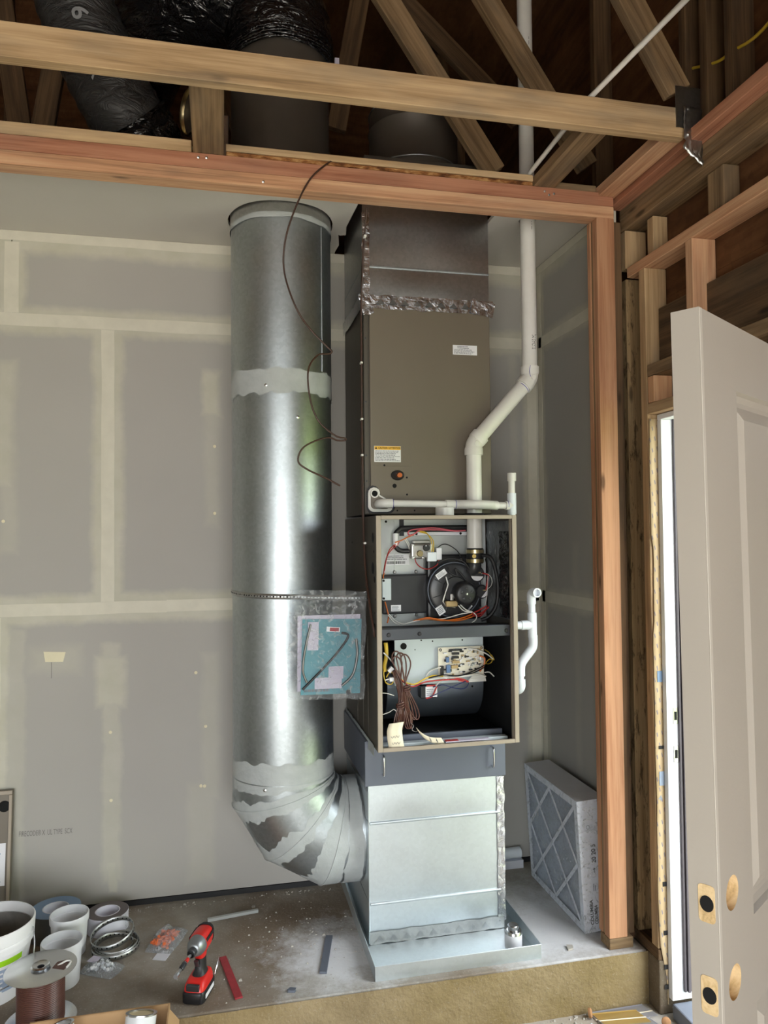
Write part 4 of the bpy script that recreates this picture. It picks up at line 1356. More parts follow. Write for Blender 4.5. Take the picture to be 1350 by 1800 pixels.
for (cx_, cz_, w_, h_, rot_, sd_) in ((2.315, 1.375, 0.045, 0.022, 0.6, 21), (2.31, 1.235, 0.03, 0.035, 0.55, 22), (2.428, 1.237, 0.006, 0.034, -0.75, 23)):
    F = Matrix.Translation((cx_, -0.5, cz_)) @ Matrix.Rotation(PI / 2, 4, 'X') @ Matrix.Rotation(rot_, 4, 'Z')
    st_ = MB().box(-w_ / 2, w_ / 2, -h_ / 2, h_ / 2, 0, 0.0008).xf(F).build('housing_sticker', 'white_label', inh)
    print_lines(F @ Matrix.Translation((-w_ * 0.4, -h_ * 0.35, 0.0009)), w_ * 0.8, h_ * 0.7, 4, 'ink_grey', st_, seed=sd_)
for (x, z) in ((2.31, 1.432), (2.41, 1.428), (2.27, 1.31), (2.487, 1.43), (2.492, 1.235)):
    MB().lathe([(0.006, 0), (0.006, 0.004), (0.003, 0.007), (0, 0.007)], (x, -0.4522, z), 10, (0, -1, 0)).build('hex_screw', 'screw_steel', ind)
# pressure switches
for (x, z, r, lab) in ((2.462, 1.372, 0.032, 1), (2.482, 1.302, 0.027, 2)):
    ps = MB().lathe([(0, 0.024), (r * 0.85, 0.024), (r, 0.019), (r, 0.012), (r * 1.06, 0.011), (r * 1.06, 0.006), (r, 0.005), (r, 0)], (x, -0.478, z), 32, (0, -1, 0)).build('pressure_switch', 'black_satin', fu, smooth=35)
    arc = []
    for i in range(13):
        a = math.radians((195 if lab == 1 else 260) + i * (145 if lab == 1 else 120) / 12)
        arc.append((x + r * 0.82 * math.cos(a), z + r * 0.82 * math.sin(a)))
    MB().prism(arc, 1, -0.5028, -0.5021).build('switch_label', 'white_label', ps)
    MB().box(x + 0.003, x + 0.013, -0.51, -0.5022, z + 0.004, z + 0.009).build('switch_terminal', 'brass', ps)
# rubber coupling and clamps
cpl = MB().lathe([(0.031, 0), (0.0335, 0.004), (0.0335, 0.056), (0.031, 0.06)], (2.4545, -0.5, 1.415), 32).build('rubber_coupling', 'black_rubber', fu, smooth=40)
for z in (1.455, 1.418):
    MB().lathe([(0.0337, 0), (0.0352, 0), (0.0352, 0.014), (0.0337, 0.014)], (2.4545, -0.5, z), 32, (0, 0, 1), True).build('hose_clamp', 'brass', cpl, smooth=40)
MB().lathe([(0, 0.003), (0.0075, 0.003), (0.0085, 0)], (2.44, -0.5315, 1.444), 14, (-0.3, -1, 0)).build('yellow_plug', 'wire_yellow', cpl, smooth=40)
MB().tube(spline([(2.452, -0.5, 1.414), (2.45, -0.5, 1.40), (2.44, -0.49, 1.385)], 4), 0.027, 20).build('inducer_outlet', 'black_satin', ind, smooth=50)
# drain hose
MB().tube(spline([(2.47, -0.53, 1.446), (2.497, -0.53, 1.444), (2.516, -0.53, 1.425), (2.528, -0.54, 1.37), (2.531, -0.545, 1.31), (2.522, -0.545, 1.25), (2.495, -0.54, 1.21), (2.465, -0.53, 1.195)], 7), 0.0075, 12).build('drain_hose', 'black_rubber', fu, smooth=50)
MB().tube(spline([(2.30, -0.502, 1.42), (2.345, -0.505, 1.435), (2.40, -0.51, 1.425), (2.43, -0.51, 1.39)], 7), 0.004, 8).build('sensing_hose', 'black_rubber', fu, smooth=50)
MB().tube(spline([(2.34, -0.505, 1.40), (2.345, -0.512, 1.382), (2.375, -0.512, 1.368), (2.37, -0.51, 1.395), (2.395, -0.51, 1.372), (2.42, -0.51, 1.34), (2.45, -0.5, 1.32)], 7), 0.004, 8).build('sensing_hose', 'black_rubber', fu, smooth=50)


def wires(name, paths, mat, r=0.0016, parent=None, n=6):
    for p in paths:
        MB().tube(spline(p, 6), r, n).build(name, mat, parent if parent else fu, smooth=60)


wires('wire', [[(2.43, -0.46, 1.545), (2.38, -0.46, 1.545), (2.30, -0.465, 1.556), (2.24, -0.465, 1.553), (2.20, -0.465, 1.547), (2.192, -0.465, 1.535), (2.20, -0.465, 1.528), (2.22, -0.465, 1.535), (2.235, -0.46, 1.546)],
               [(2.40, -0.462, 1.542), (2.33, -0.463, 1.548), (2.25, -0.466, 1.549), (2.23, -0.466, 1.543)]], 'wire_pink', 0.003)
wires('wire', [[(2.22, -0.456, 1.452), (2.225, -0.46, 1.42), (2.25, -0.46, 1.398), (2.28, -0.46, 1.395), (2.31, -0.46, 1.41), (2.318, -0.46, 1.43)],
               [(2.16, -0.45, 1.50), (2.12, -0.46, 1.475), (2.10, -0.46, 1.42), (2.094, -0.46, 1.38)], [(2.155, -0.452, 1.494), (2.112, -0.462, 1.455), (2.096, -0.462, 1.39)]], 'wire_red', 0.0022)
wires('wire', [[(2.235, -0.466, 1.543), (2.26, -0.47, 1.54), (2.275, -0.48, 1.52), (2.282, -0.49, 1.49), (2.28, -0.49, 1.463)], [(2.24, -0.468, 1.54), (2.268, -0.472, 1.532), (2.288, -0.485, 1.505), (2.287, -0.49, 1.463)]], 'wire_yellow', 0.002)
wires('wire', [[(2.215, -0.466, 1.53), (2.19, -0.462, 1.52), (2.165, -0.46, 1.508), (2.14, -0.46, 1.50)], [(2.097, -0.458, 1.382), (2.092, -0.46, 1.37), (2.092, -0.462, 1.362)], [(2.098, -0.46, 1.27), (2.104, -0.47, 1.24), (2.108, -0.475, 1.215), (2.102, -0.48, 1.19)]], 'wire_orange', 0.0025)
wires('wire', [[(2.185, -0.46, 1.515), (2.20, -0.455, 1.49), (2.207, -0.45, 1.46)], [(2.18, -0.46, 1.512), (2.196, -0.456, 1.485), (2.20, -0.45, 1.462)],
               [(2.108, -0.478, 1.225), (2.13, -0.49, 1.20), (2.16, -0.5, 1.187), (2.19, -0.51, 1.194), (2.24, -0.515, 1.203), (2.31, -0.53, 1.205), (2.38, -0.54, 1.222), (2.425, -0.545, 1.228)],
               [(2.105, -0.478, 1.22), (2.128, -0.49, 1.192), (2.145, -0.5, 1.186)], [(2.428, -0.545, 1.228), (2.44, -0.55, 1.213), (2.435, -0.55, 1.197), (2.42, -0.55, 1.189)],
               [(2.37, -0.54, 1.255), (2.39, -0.545, 1.235), (2.42, -0.545, 1.228)], [(2.378, -0.54, 1.258), (2.40, -0.545, 1.238), (2.425, -0.545, 1.23)]], 'wire_white', 0.0022)
wires('wire', [[(2.2, -0.505, 1.195), (2.25, -0.52, 1.206), (2.31, -0.53, 1.198), (2.38, -0.535, 1.205), (2.43, -0.54, 1.222)], [(2.2, -0.506, 1.198), (2.25, -0.525, 1.21), (2.30, -0.53, 1.202), (2.37, -0.538, 1.197), (2.44, -0.54, 1.215)]], 'wire_orange', 0.003)
wires('wire', [[(2.425, -0.545, 1.225), (2.45, -0.54, 1.232), (2.49, -0.53, 1.25)], [(2.425, -0.546, 1.22), (2.46, -0.54, 1.222), (2.498, -0.53, 1.245)], [(2.425, -0.547, 1.215), (2.46, -0.54, 1.213), (2.485, -0.53, 1.232)],
               [(2.48, -0.512, 1.376), (2.505, -0.51, 1.368), (2.50, -0.51, 1.34), (2.495, -0.51, 1.31)]], 'wire_red', 0.003)
wires('wire', [[(2.475, -0.512, 1.374), (2.503, -0.512, 1.372), (2.52, -0.51, 1.35), (2.515, -0.51, 1.325), (2.495, -0.51, 1.31)], [(2.503, -0.512, 1.365), (2.498, -0.515, 1.30), (2.485, -0.52, 1.25), (2.46, -0.53, 1.235)]], 'wire_white', 0.0014)
wires('wire', [[(2.31, -0.46, 1.475), (2.335, -0.455, 1.49), (2.36, -0.455, 1.488), (2.395, -0.455, 1.465), (2.41, -0.455, 1.44)], [(2.50, -0.49, 1.432), (2.503, -0.5, 1.405), (2.497, -0.51, 1.378)]], 'wire_black', 0.002)

# blower shelf bar
sb = MB().box(FX0 + 0.02, FX1 - 0.02, -0.668, -0.64, 1.15, 1.192).build('blower_shelf', 'shelf_dark', fu, bevel=0.003)
MB().box(FX0 + 0.005, FX1 - 0.005, -0.6395, VY, 1.165, 1.168).build('shelf_deck', 'interior_black', fu)
for x in (2.065, 2.18, 2.515):
    MB().lathe([(0, 0.003), (0.006, 0.003), (0.008, 0)], (x, -0.6682, 1.17), 14, (0, -1, 0)).build('shelf_bolt', 'black_plastic', sb, smooth=40)

# control panel and board
cp = MB().box(2.12, 2.475, -0.522, -0.519, 0.957, 1.149).build('control_panel', 'panel_blue', fu)
for (x, z, r) in ((2.155, 1.105, 0.0125), (2.19, 1.135, 0.003), (2.225, 1.125, 0.003), (2.27, 1.12, 0.003), (2.39, 1.12, 0.003), (2.46, 1.135, 0.003), (2.2, 1.09, 0.002), (2.145, 1.078, 0.002)):
    MB().cyl((x, -0.5236, z), (x, -0.5222, z), r, n=16).build('panel_hole', 'black_hole', cp)
bd = MB().box(2.288, 2.472, -0.536, -0.5335, 0.985, 1.096).build('circuit_board', 'circuit_board', fu)
rr = random.Random(12)
for i in range(90):
    x, z = rr.uniform(2.31, 2.465), rr.uniform(0.992, 1.09)
    w_, h_ = rr.choice([(0.014, 0.005), (0.006, 0.005), (0.005, 0.009), (0.009, 0.004)])
    MB().box(x - w_ / 2, x + w_ / 2, -0.5365 - rr.uniform(0.003, 0.008), -0.5362, z - h_ / 2, z + h_ / 2).build('board_component', rr.choice(['black_plastic', 'black_plastic', 'chip_tan', 'white_label', 'white_label', 'panel_grey', 'brass']), bd)
for x, z, w_, h_, mt in ((2.325, 1.015, 0.016, 0.03, 'relay_blue'), (2.3, 1.01, 0.012, 0.035, 'black_plastic'), (2.322, 1.05, 0.012, 0.02, 'relay_blue'), (2.355, 1.086, 0.05, 0.006, 'black_plastic'), (2.355, 1.072, 0.028, 0.008, 'black_plastic'), (2.353, 1.058, 0.028, 0.009, 'black_plastic'), (2.355, 1.04, 0.03, 0.01, 'chip_tan'), (2.35, 1.022, 0.026, 0.012, 'chip_tan'), (2.462, 1.05, 0.016, 0.016, 'can_silver')):
    MB().box(x - w_ / 2, x + w_ / 2, -0.55, -0.5362, z - h_ / 2, z + h_ / 2).build('board_component', mt, bd, bevel=0.001)
for x, z in ((2.297, 1.087), (2.463, 1.089)):
    MB().lathe([(0.003, 0), (0.0055, 0), (0.0055, 0.002), (0.003, 0.002)], (x, -0.5362, z), 14, (0, -1, 0), True).build('mount_ring', 'black_satin', bd)
wl = MB()
for i in range(7):
    wl.box(2.40 + 0.004 * i, 2.475, -0.552 + 0.002 * i, -0.549 + 0.002 * i, 0.962 + 0.0035 * i, 0.965 + 0.0035 * i)
wl.build('ribbon_leads', 'wire_white', bd)
# blower housing behind
bh = MB()
bh.grid(lambda u, v: (2.10 + 0.39 * u, -0.33 - 0.15 * math.cos(2 * PI * v), 0.94 + 0.15 * math.sin(2 * PI * v)), 8, 40)
bh.prism([(-0.33 - 0.15 * math.cos(2 * PI * i / 32), 0.94 + 0.15 * math.sin(2 * PI * i / 32)) for i in range(32)], 0, 2.1005, 2.102)
bh.build('blower_housing', 'blower_steel', fu, smooth=40)
MB().cyl((2.443, -0.4795, 0.93), (2.443, -0.481, 0.93), 0.004, n=12).build('housing_hole', 'black_hole', fu)
# embossed maker mark on the housing, running up the drum
print_lines(frame((2.30, -0.4805, 0.90), (0, 0, 1), (-1, 0, 0)), 0.06, 0.02, 2, 'panel_grey', fu, 'embossed_mark', seed=77, max_seg=0.2)
# transformer
tf = MB().box(2.218, 2.28, -0.535, -0.49, 0.905, 0.952).build('transformer', 'black_plastic', fu, bevel=0.003)
ts = MB().box(2.236, 2.282, -0.5375, -0.5352, 0.91, 0.95).build('transformer_label', 'white_label', tf)
print_lines(FRONT(2.24, -0.5377, 0.915), 0.035, 0.028, 4, 'ink_grey', ts, seed=31)
MB().box(2.24, 2.285, -0.5376, -0.535, 0.9502, 0.956).build('transformer_edge', 'wire_red', tf)
# harness across the board
wires('wire', [[(2.10, -0.60, 1.02), (2.14, -0.59, 0.985), (2.18, -0.585, 0.972), (2.22, -0.57, 0.985), (2.26, -0.56, 0.995), (2.30, -0.555, 0.99)]], 'wire_yellow', 0.0028)
wires('wire', [[(2.10, -0.60, 1.01), (2.14, -0.595, 0.98), (2.18, -0.588, 0.966), (2.23, -0.57, 0.98), (2.29, -0.56, 0.985), (2.36, -0.56, 0.985), (2.43, -0.555, 1.0), (2.46, -0.55, 1.03)],
               [(2.27, -0.56, 0.955), (2.29, -0.562, 0.975), (2.33, -0.562, 0.985), (2.38, -0.56, 0.985), (2.44, -0.556, 0.99), (2.475, -0.55, 0.98)], [(2.228, -0.555, 0.985), (2.25, -0.55, 1.01), (2.285, -0.55, 1.022), (2.30, -0.545, 1.02)],
               [(2.40, -0.55, 1.09), (2.44, -0.552, 1.085), (2.48, -0.555, 1.065), (2.505, -0.55, 1.045)], [(2.47, -0.55, 0.995), (2.49, -0.548, 0.995), (2.51, -0.545, 0.977)]], 'wire_white', 0.0025)
wires('wire', [[(2.10, -0.602, 1.03), (2.13, -0.6, 0.99), (2.17, -0.592, 0.965), (2.23, -0.575, 0.977), (2.33, -0.565, 0.978), (2.38, -0.56, 0.972)], [(2.36, -0.56, 0.972), (2.40, -0.56, 0.965), (2.38, -0.56, 0.975), (2.34, -0.56, 0.985)], [(2.28, -0.54, 0.95), (2.26, -0.545, 0.915), (2.235, -0.545, 0.908)]], 'wire_red', 0.0028)
wires('wire', [[(2.265, -0.54, 0.948), (2.30, -0.56, 0.958), (2.34, -0.56, 0.945), (2.38, -0.56, 0.94), (2.40, -0.56, 0.955), (2.395, -0.56, 0.972)], [(2.25, -0.545, 0.912), (2.30, -0.56, 0.935), (2.35, -0.562, 0.955), (2.39, -0.562, 0.968)]], 'wire_blue', 0.0022)
wires('wire', [[(2.24, -0.566, 0.988), (2.30, -0.562, 0.996), (2.36, -0.562, 0.99), (2.42, -0.56, 1.005), (2.47, -0.555, 1.025)], [(2.36, -0.56, 0.99), (2.42, -0.56, 0.998), (2.465, -0.556, 1.015)]], 'wire_black', 0.0026)
wires('wire', [[(2.49, -0.50, 1.075), (2.51, -0.50, 1.06), (2.52, -0.50, 1.03), (2.50, -0.51, 1.02), (2.475, -0.53, 1.03)], [(2.475, -0.535, 1.022), (2.50, -0.52, 1.04), (2.524, -0.51, 1.035), (2.515, -0.505, 1.055)]], 'wire_yellow', 0.0016)
wires('wire', [[(2.45, -0.55, 1.06), (2.47, -0.552, 1.05), (2.465, -0.552, 1.02), (2.45, -0.55, 1.0)]], 'wire_orange', 0.003)
# left bundle: yellow lead, connectors
wires('wire', [[(2.066, -0.61, 1.135), (2.068, -0.61, 1.09), (2.06, -0.612, 1.05), (2.062, -0.612, 1.03)]], 'wire_yellow', 0.0075)
wires('wire', [[(2.062, -0.615, 1.06), (2.056, -0.617, 1.02), (2.064, -0.62, 0.99), (2.085, -0.62, 0.985), (2.095, -0.62, 1.01), (2.08, -0.62, 1.03), (2.065, -0.62, 1.01)]], 'wire_yellow', 0.0022)
wires('wire', [[(2.055, -0.62, 1.10), (2.08, -0.62, 1.075), (2.10, -0.62, 1.045), (2.115, -0.62, 1.02)], [(2.06, -0.622, 1.0), (2.09, -0.622, 1.005), (2.10, -0.61, 0.985), (2.13, -0.6, 0.972)]], 'wire_white', 0.0026)
MB().box(2.07, 2.092, -0.628, -0.612, 1.03, 1.045).xf(Matrix.Translation((2.081, 0, 1.037)) @ Matrix.Rotation(-0.8, 4, 'Y') @ Matrix.Translation((-2.081, 0, -1.037))).build('wire_plug', 'white_label', fu, bevel=0.002)
MB().box(2.075, 2.092, -0.63, -0.615, 0.995, 1.01).build('wire_plug', 'white_label', fu, bevel=0.002)
# coiled brown thermostat cable with paper tags (a thing of its own hanging in the cabinet)
tb = thing('cable_bundle', 'coiled brown control cables tied with paper tags inside the furnace', 'cable', (2.12, -0.63, 0.8))
rr = random.Random(5)
for i in range(4):
    x0 = 2.100 + 0.016 * (i % 3)
    tx = 2.112 + 0.02 * rr.random()
    MB().tube(spline([(x0 - 0.016, -0.635, 1.09 - 0.006 * i), (x0 - 0.006, -0.64, 1.106 - 0.006 * i), (x0 + 0.012, -0.64, 1.095 - 0.006 * i), (x0 + 0.02, -0.638, 1.05), (2.132, -0.636, 0.985), (2.135 + 0.004 * i, -0.636, 0.955), (2.145 + 0.01 * i, -0.636, 0.9), (2.15 + 0.011 * i, -0.636, 0.865), (2.142 + 0.009 * i, -0.638, 0.857), (2.13 + 0.004 * i, -0.64, 0.9), (2.128, -0.64, 0.955), (2.115, -0.64, 1.0), (x0 - 0.012, -0.638, 1.06)], 6, True), 0.0028, 6, False, True).build('cable_loop', 'wire_brown', tb, smooth=60)
for i in range(4):
    dx_ = 0.006 * i
    MB().tube(spline([(2.085 + dx_, -0.632, 1.035), (2.098 + dx_, -0.634, 0.99), (2.108 + dx_ * .6, -0.634, 0.94), (2.104 + dx_ * .5, -0.636, 0.905), (2.092 + dx_ * 1.2, -0.636, 0.865), (2.086 + dx_ * 1.5, -0.638, 0.832), (2.093 + dx_ * 1.5, -0.64, 0.828), (2.104 + dx_, -0.64, 0.865), (2.112 + dx_ * .5, -0.64, 0.905), (2.118 + dx_ * .5, -0.64, 0.95), (2.12, -0.638, 0.985)], 6), 0.0028, 6).build('cable_loop', 'wire_brown', tb, smooth=60)
for i in range(3):
    MB().tube(spline([(2.13, -0.64, 0.9), (2.126 + 0.006 * i, -0.642, 0.865), (2.13 + 0.008 * i, -0.643, 0.832), (2.145 + 0.004 * i, -0.643, 0.826), (2.155 - 0.003 * i, -0.642, 0.85), (2.148, -0.64, 0.885)], 6), 0.0026, 6).build('cable_loop', 'wire_brown', tb, smooth=60)
for (x, z, rx) in ((2.136, 0.965, 0.014), (2.112, 0.905, 0.014)):
    for k_ in range(3):
        MB().tube([(x + rx * math.cos(2 * PI * i / 20), -0.638 + 0.009 * math.sin(2 * PI * i / 20), z + 0.006 * k_ + 0.004 * math.sin(2 * PI * i / 20 + k_)) for i in range(20)], 0.0028, 6, False, True).build('cable_tie_wrap', 'wire_brown', tb, smooth=60)
for (pts, sd) in (([(2.094, -0.655, 0.852), (2.084, -0.665, 0.83), (2.083, -0.675, 0.80), (2.088, -0.68, 0.766)], 1), ([(2.172, -0.655, 0.82), (2.192, -0.665, 0.80), (2.222, -0.672, 0.785), (2.262, -0.675, 0.781)], 2)):
    Q = spline(pts, 5)
    wv = Vector((0.028, 0, 0.002)) if sd == 1 else Vector((0.006, -0.002, -0.011))
    m = MB()
    m.grid(lambda u, v: Q[int(round(v * (len(Q) - 1)))] - wv + 2 * wv * u * (1 if v > 0.08 else 1), 3, len(Q) - 1)
    tg_ = m.build('paper_tag', 'tag_paper', tb, smooth=60, solid=0.0006)
    m = MB()
    for i in range(2):
        q = Q[int(len(Q) * (0.62 + 0.14 * i))]
        m.tube(spline([q + wv * (-0.5 + 0.18 * j) + Vector((0, -0.001, 0.004 * (-1) ** j)) for j in range(7)], 3), 0.0006, 5)
    m.build('handwriting', 'ink_grey', tg_)
MB().tube(spline([(2.15, -0.645, 0.845), (2.158, -0.65, 0.835), (2.152, -0.652, 0.822), (2.165, -0.655, 0.815), (2.172, -0.656, 0.819)], 5), 0.0012, 5).build('tag_wire', 'screw_steel', tb)
wires('stray_wire', [[(2.03, -0.63, 0.955), (2.06, -0.632, 0.955), (2.09, -0.634, 0.945)], [(2.035, -0.63, 0.875), (2.07, -0.632, 0.885), (2.088, -0.634, 0.895), (2.10, -0.636, 0.885)]], 'wire_white', 0.0016, tb)
# filter and papers lying in the bottom of the cabinet
MB().box(FX0 + 0.02, FX1 - 0.03, -0.655, -0.625, FZ0 + 0.004, FZ0 + 0.016).build('filter_track', 'panel_blue', fu, bevel=0.002)
MB().box(FX0 + 0.02, FX1 - 0.03, -0.60, -0.585, FZ0 + 0.004, FZ0 + 0.03).build('filter_track', 'enamel_grey', fu, bevel=0.002)
pb = tag(MB().box(2.27, 2.44, -0.682, -0.660, FZ0 + 0.0145, FZ0 + 0.019).build('folded_leaflet', 'lilac_paper', bevel=0.001), 'folded printed leaflet lying on the furnace bottom edge', 'leaflet')
MB().box(2.27, 2.32, -0.6823, -0.66, FZ0 + 0.0192, FZ0 + 0.0198).build('red_band', 'wire_red', pb)
# knock-outs on the left side
for (y, z, r) in ((-0.635, 1.52, 0.019), (-0.63, 1.41, 0.022), (-0.66, 1.37, 0.012), (-0.655, 1.20, 0.012), (-0.65, 1.47, 0.006), (-0.68, 1.30, 0.004), (-0.66, 1.25, 0.003), (-0.2, 1.5, 0.005)):
    MB().cyl((FX0 - 0.0008, y, z), (FX0 - 0.0001, y, z), r, n=18).build('knockout', 'black_hole', fu)
for y in (-0.30, -0.42, -0.52):
    MB().box(FX0 - 0.001, FX0, y - 0.0015, y + 0.0015, FZ0 + 0.02, 1.15).build('side_crease', 'enamel_brown_dark', fu)

# ---------------------------------------------------------------- filter rack
rk = thing('filter_rack', 'dark grey filter rack with two wire handles under the furnace', 'filter rack', (2.28, -0.3, 0.59))
MB().box(2.004, 2.556, -0.524, -0.028, 0.592, 0.7585).build('rack_box', 'enamel_grey', rk, bevel=0.002)
MB().box(2.0, 2.558, -0.531, -0.5245, 0.589, 0.757).build('rack_door', 'enamel_grey', rk, bevel=0.002)
for x in (2.067, 2.5):
    MB().tube(spline([(x, -0.531, 0.705), (x, -0.55, 0.705), (x, -0.558, 0.698), (x, -0.56, 0.668), (x, -0.558, 0.638), (x, -0.55, 0.631), (x, -0.531, 0.631)], 5), 0.0038, 8).build('handle', 'steel', rk, smooth=60)

# ---------------------------------------------------------------- return plenum
rp = thing('return_plenum', 'bright galvanised box plenum standing in the drip pan', 'plenum', (2.28, -0.27, 0.005))
PW0, PW1, PYf = 2.0146, 2.546, -0.5198
for (a, b, nm) in ((0.004, 0.148, 'bottom_section'), (0.152, 0.446, 'middle_section'), (0.45, 0.587, 'top_section')):
    m = MB()
    m.grid(lambda u, v: (PW0 + (PW1 - PW0) * u, PYf - 0.0035 * math.sin(PI * u) * math.sin(PI * v), a + (b - a) * v), 12, 8)
    m.box(PW0, PW1, PYf + 0.0005, -0.03, a, b)
    m.build(nm, 'galvanised_sheet', rp, smooth=40)
for z in (0.15, 0.448):
    MB().tube([(PW0 + 0.004, PYf - 0.0005, z), (PW1 - 0.012, PYf - 0.0005, z)], 0.006, 10).build('rib', 'galvanised_sheet', rp, smooth=60)
MB().tube([(PW0, PYf, 0.006), (PW0, PYf, 0.586)], 0.003, 8).build('corner_seam', 'galvanised_sheet', rp, smooth=60)
foil([(PW1 - 0.008, PYf - 0.003, 0.03), (PW1 - 0.008, PYf - 0.003, 0.585)], 0.03, (0, -1, 0), 'foil_tape_strip', rp, 41)
foil([(PW0, PYf - 0.004, 0.026), (PW1, PYf - 0.004, 0.026)], 0.045, (0, -1, 0), 'foil_tape_strip', rp, 43, 'galvanised_strap', 0.0008)
foil([(PW0 - 0.0005, PYf + 0.02, 0.572), (PW0 - 0.0005, -0.03, 0.572)], 0.03, (-1, 0, 0), 'foil_tape_strip', rp, 45)
foil([(FX0 - 0.003, FY + 0.05, 0.752), (FX0 - 0.003, -0.04, 0.752)], 0.04, (-1, 0, 0), 'foil_tape_strip', rk, 47, 'mastic')
m = MB()
for i in range(10):
    x = PW0 + 0.02 + i * 0.052
    m.add([(x, PYf - 0.0062, 0.012), (x + 0.036, PYf - 0.0062, 0.012), (x + 0.018, PYf - 0.0062, 0.034), (x, PYf - 0.0058, 0.012), (x + 0.036, PYf - 0.0058, 0.012), (x + 0.018, PYf - 0.0058, 0.034)], [(0, 1, 2), (3, 5, 4)])
m.build('tape_print', 'galvanised_dull', rp)

# ---------------------------------------------------------------- drip pan and can
pn = MB()
a, b, c, d, h, t = 1.988, 2.599, -0.748, -0.012, 0.05, 0.0016
pn.box(a, b, c, d, 0.0003, 0.0018)
pn.box(a, b, c, c + t, 0.0018, h)
pn.box(a, b, d - t, d, 0.0018, h)
pn.box(a, a + t, c + t, d - t, 0.0018, h)
pn.box(b - t, b, c + t, d - t, 0.0018, h)
dp = tag(pn.build('drip_pan', 'galvanised_sheet'), 'shallow galvanised drip pan under the plenum', 'drip pan')
MB().tube([(a, c, h), (b, c, h), (b, d, h), (a, d, h)], 0.0018, 6, False, True).build('hemmed_rim', 'galvanised_sheet', dp)
can = thing('cement_can', 'small silver screw-top can standing in the corner of the drip pan', 'can', (2.525, -0.668, 0.002))
MB().lathe([(0, 0.0), (0.03, 0.0), (0.031, 0.002), (0.031, 0.066), (0.029, 0.069), (0.026, 0.068), (0.019, 0.07), (0.0, 0.07)], (2.525, -0.668, 0.002), 36).build('body', 'can_silver', can, smooth=40)
MB().lathe([(0.0313, 0.0), (0.0316, 0.0), (0.0316, 0.05), (0.0313, 0.05)], (2.525, -0.668, 0.01), 36, (0, 0, 1), True).build('paper_label', 'white_label', can, smooth=40)
MB().lathe([(0, 0.018), (0.018, 0.018), (0.02, 0.016), (0.02, 0.0)], (2.525, -0.668, 0.0722), 32).build('screw_cap', 'can_silver', can, smooth=40)

# ---------------------------------------------------------------- pleated filter in film
af = thing('air_filter', 'boxed pleated air filter in shrink film leaning at the right wall', 'air filter', (2.89, -0.39, 0))
AX0, AX1, AY0, AY1, AH = 2.831, 2.95, -0.636, -0.136, 0.502
fm = MB()
bw_ = 0.028
fm.box(AX0, AX1, AY0, AY0 + 0.004, 0.001, AH)
fm.box(AX0, AX1, AY1 - 0.004, AY1, 0.001, AH)
fm.box(AX0, AX1, AY0 + 0.004, AY1 - 0.004, 0.001, 0.005)
fm.box(AX0, AX1, AY0 + 0.004, AY1 - 0.004, AH - 0.004, AH)
for (y0, y1, z0, z1) in ((AY0, AY0 + bw_, 0.001, AH), (AY1 - bw_, AY1, 0.001, AH), (AY0 + bw_, AY1 - bw_, 0.001, 0.001 + bw_), (AY0 + bw_, AY1 - bw_, AH - bw_, AH)):
    fm.box(AX0 - 0.001, AX0, y0, y1, z0, z1)
fm.build('card_frame', 'filter_card', af)
pl = MB()
nple = 26
vs = []
for i in range(2 * nple + 1):
    z = 0.01 + (AH - 0.02) * i / (2 * nple)
    x = AX0 + (0.003 if i % 2 else 0.016)
    vs += [(x, AY0 + 0.006, z), (x, AY1 - 0.006, z)]
pl.add(vs, [(2 * i, 2 * i + 1, 2 * i + 3, 2 * i + 2) for i in range(2 * nple)])
pl.build('pleated_media', 'filter_media', af)
ym, zm = (AY0 + AY1) / 2, AH / 2
hw_ = 0.222
for (p, q) in (((ym - hw_, zm - hw_), (ym + hw_, zm + hw_)), ((ym - hw_, zm + hw_), (ym + hw_, zm - hw_)), ((ym - hw_, zm), (ym, zm + hw_)), ((ym, zm + hw_), (ym + hw_, zm)), ((ym + hw_, zm), (ym, zm - hw_)), ((ym, zm - hw_), (ym - hw_, zm))):
    dv = Vector((0, q[0] - p[0], q[1] - p[1]))
    board('card_strut', (AX0 - 0.0002, p[0], p[1]), (AX0 - 0.0002, q[0], q[1]), 0.0016, 0.014, 'filter_card', af, upv=(1, 0, 0), bevel=0)
fl = MB()
fl.grid(lambda u, v: (AX0 - 0.004 - 0.0025 * noise.noise((u * 9, v * 9, 3)), AY1 + 0.002 + (AY0 - AY1 - 0.004) * u, 0.001 + (AH + 0.002) * v), 24, 24)
fl.grid(lambda u, v: (AX0 - 0.003 + (AX1 - AX0 + 0.004) * u, AY0 - 0.003 - 0.002 * abs(noise.noise((u * 6, v * 14, 6))), 0.001 + (AH + 0.002) * v), 10, 30)
fl.build('shrink_film', 'shrink_film', af, smooth=60)
FL = lambda z, x: frame((x, AY0 - 0.0006, z), (0, 0, 1), (-1, 0, 0))
lettering('20 20 5', 0.025, 'ink', FL(0.262, 2.894), af, sx=0.95, bold=0.0006)
lettering('COLUMBIA', 0.018, 'ink', FL(0.03, 2.869), af, sx=1.05, bold=0.0005)
lettering('COLUMBIA', 0.018, 'ink', FL(0.03, 2.887), af, sx=0.8, bold=0.0005)
print_lines(FL(0.155, 2.888), 0.03, 0.014, 2, 'ink_grey', af, seed=78, max_seg=0.4)
ar = MB().box(0, 0.012, -0.0015, 0.0015, 0, 0.0003)
ar.add([(0.012, -0.006, 0), (0.02, 0, 0), (0.012, 0.006, 0), (0.012, -0.006, 0.0003), (0.02, 0, 0.0003), (0.012, 0.006, 0.0003)], [(0, 1, 2), (3, 5, 4)])
ar.xf(FL(0.225, 2.885)).build('flow_arrow', 'ink', af)
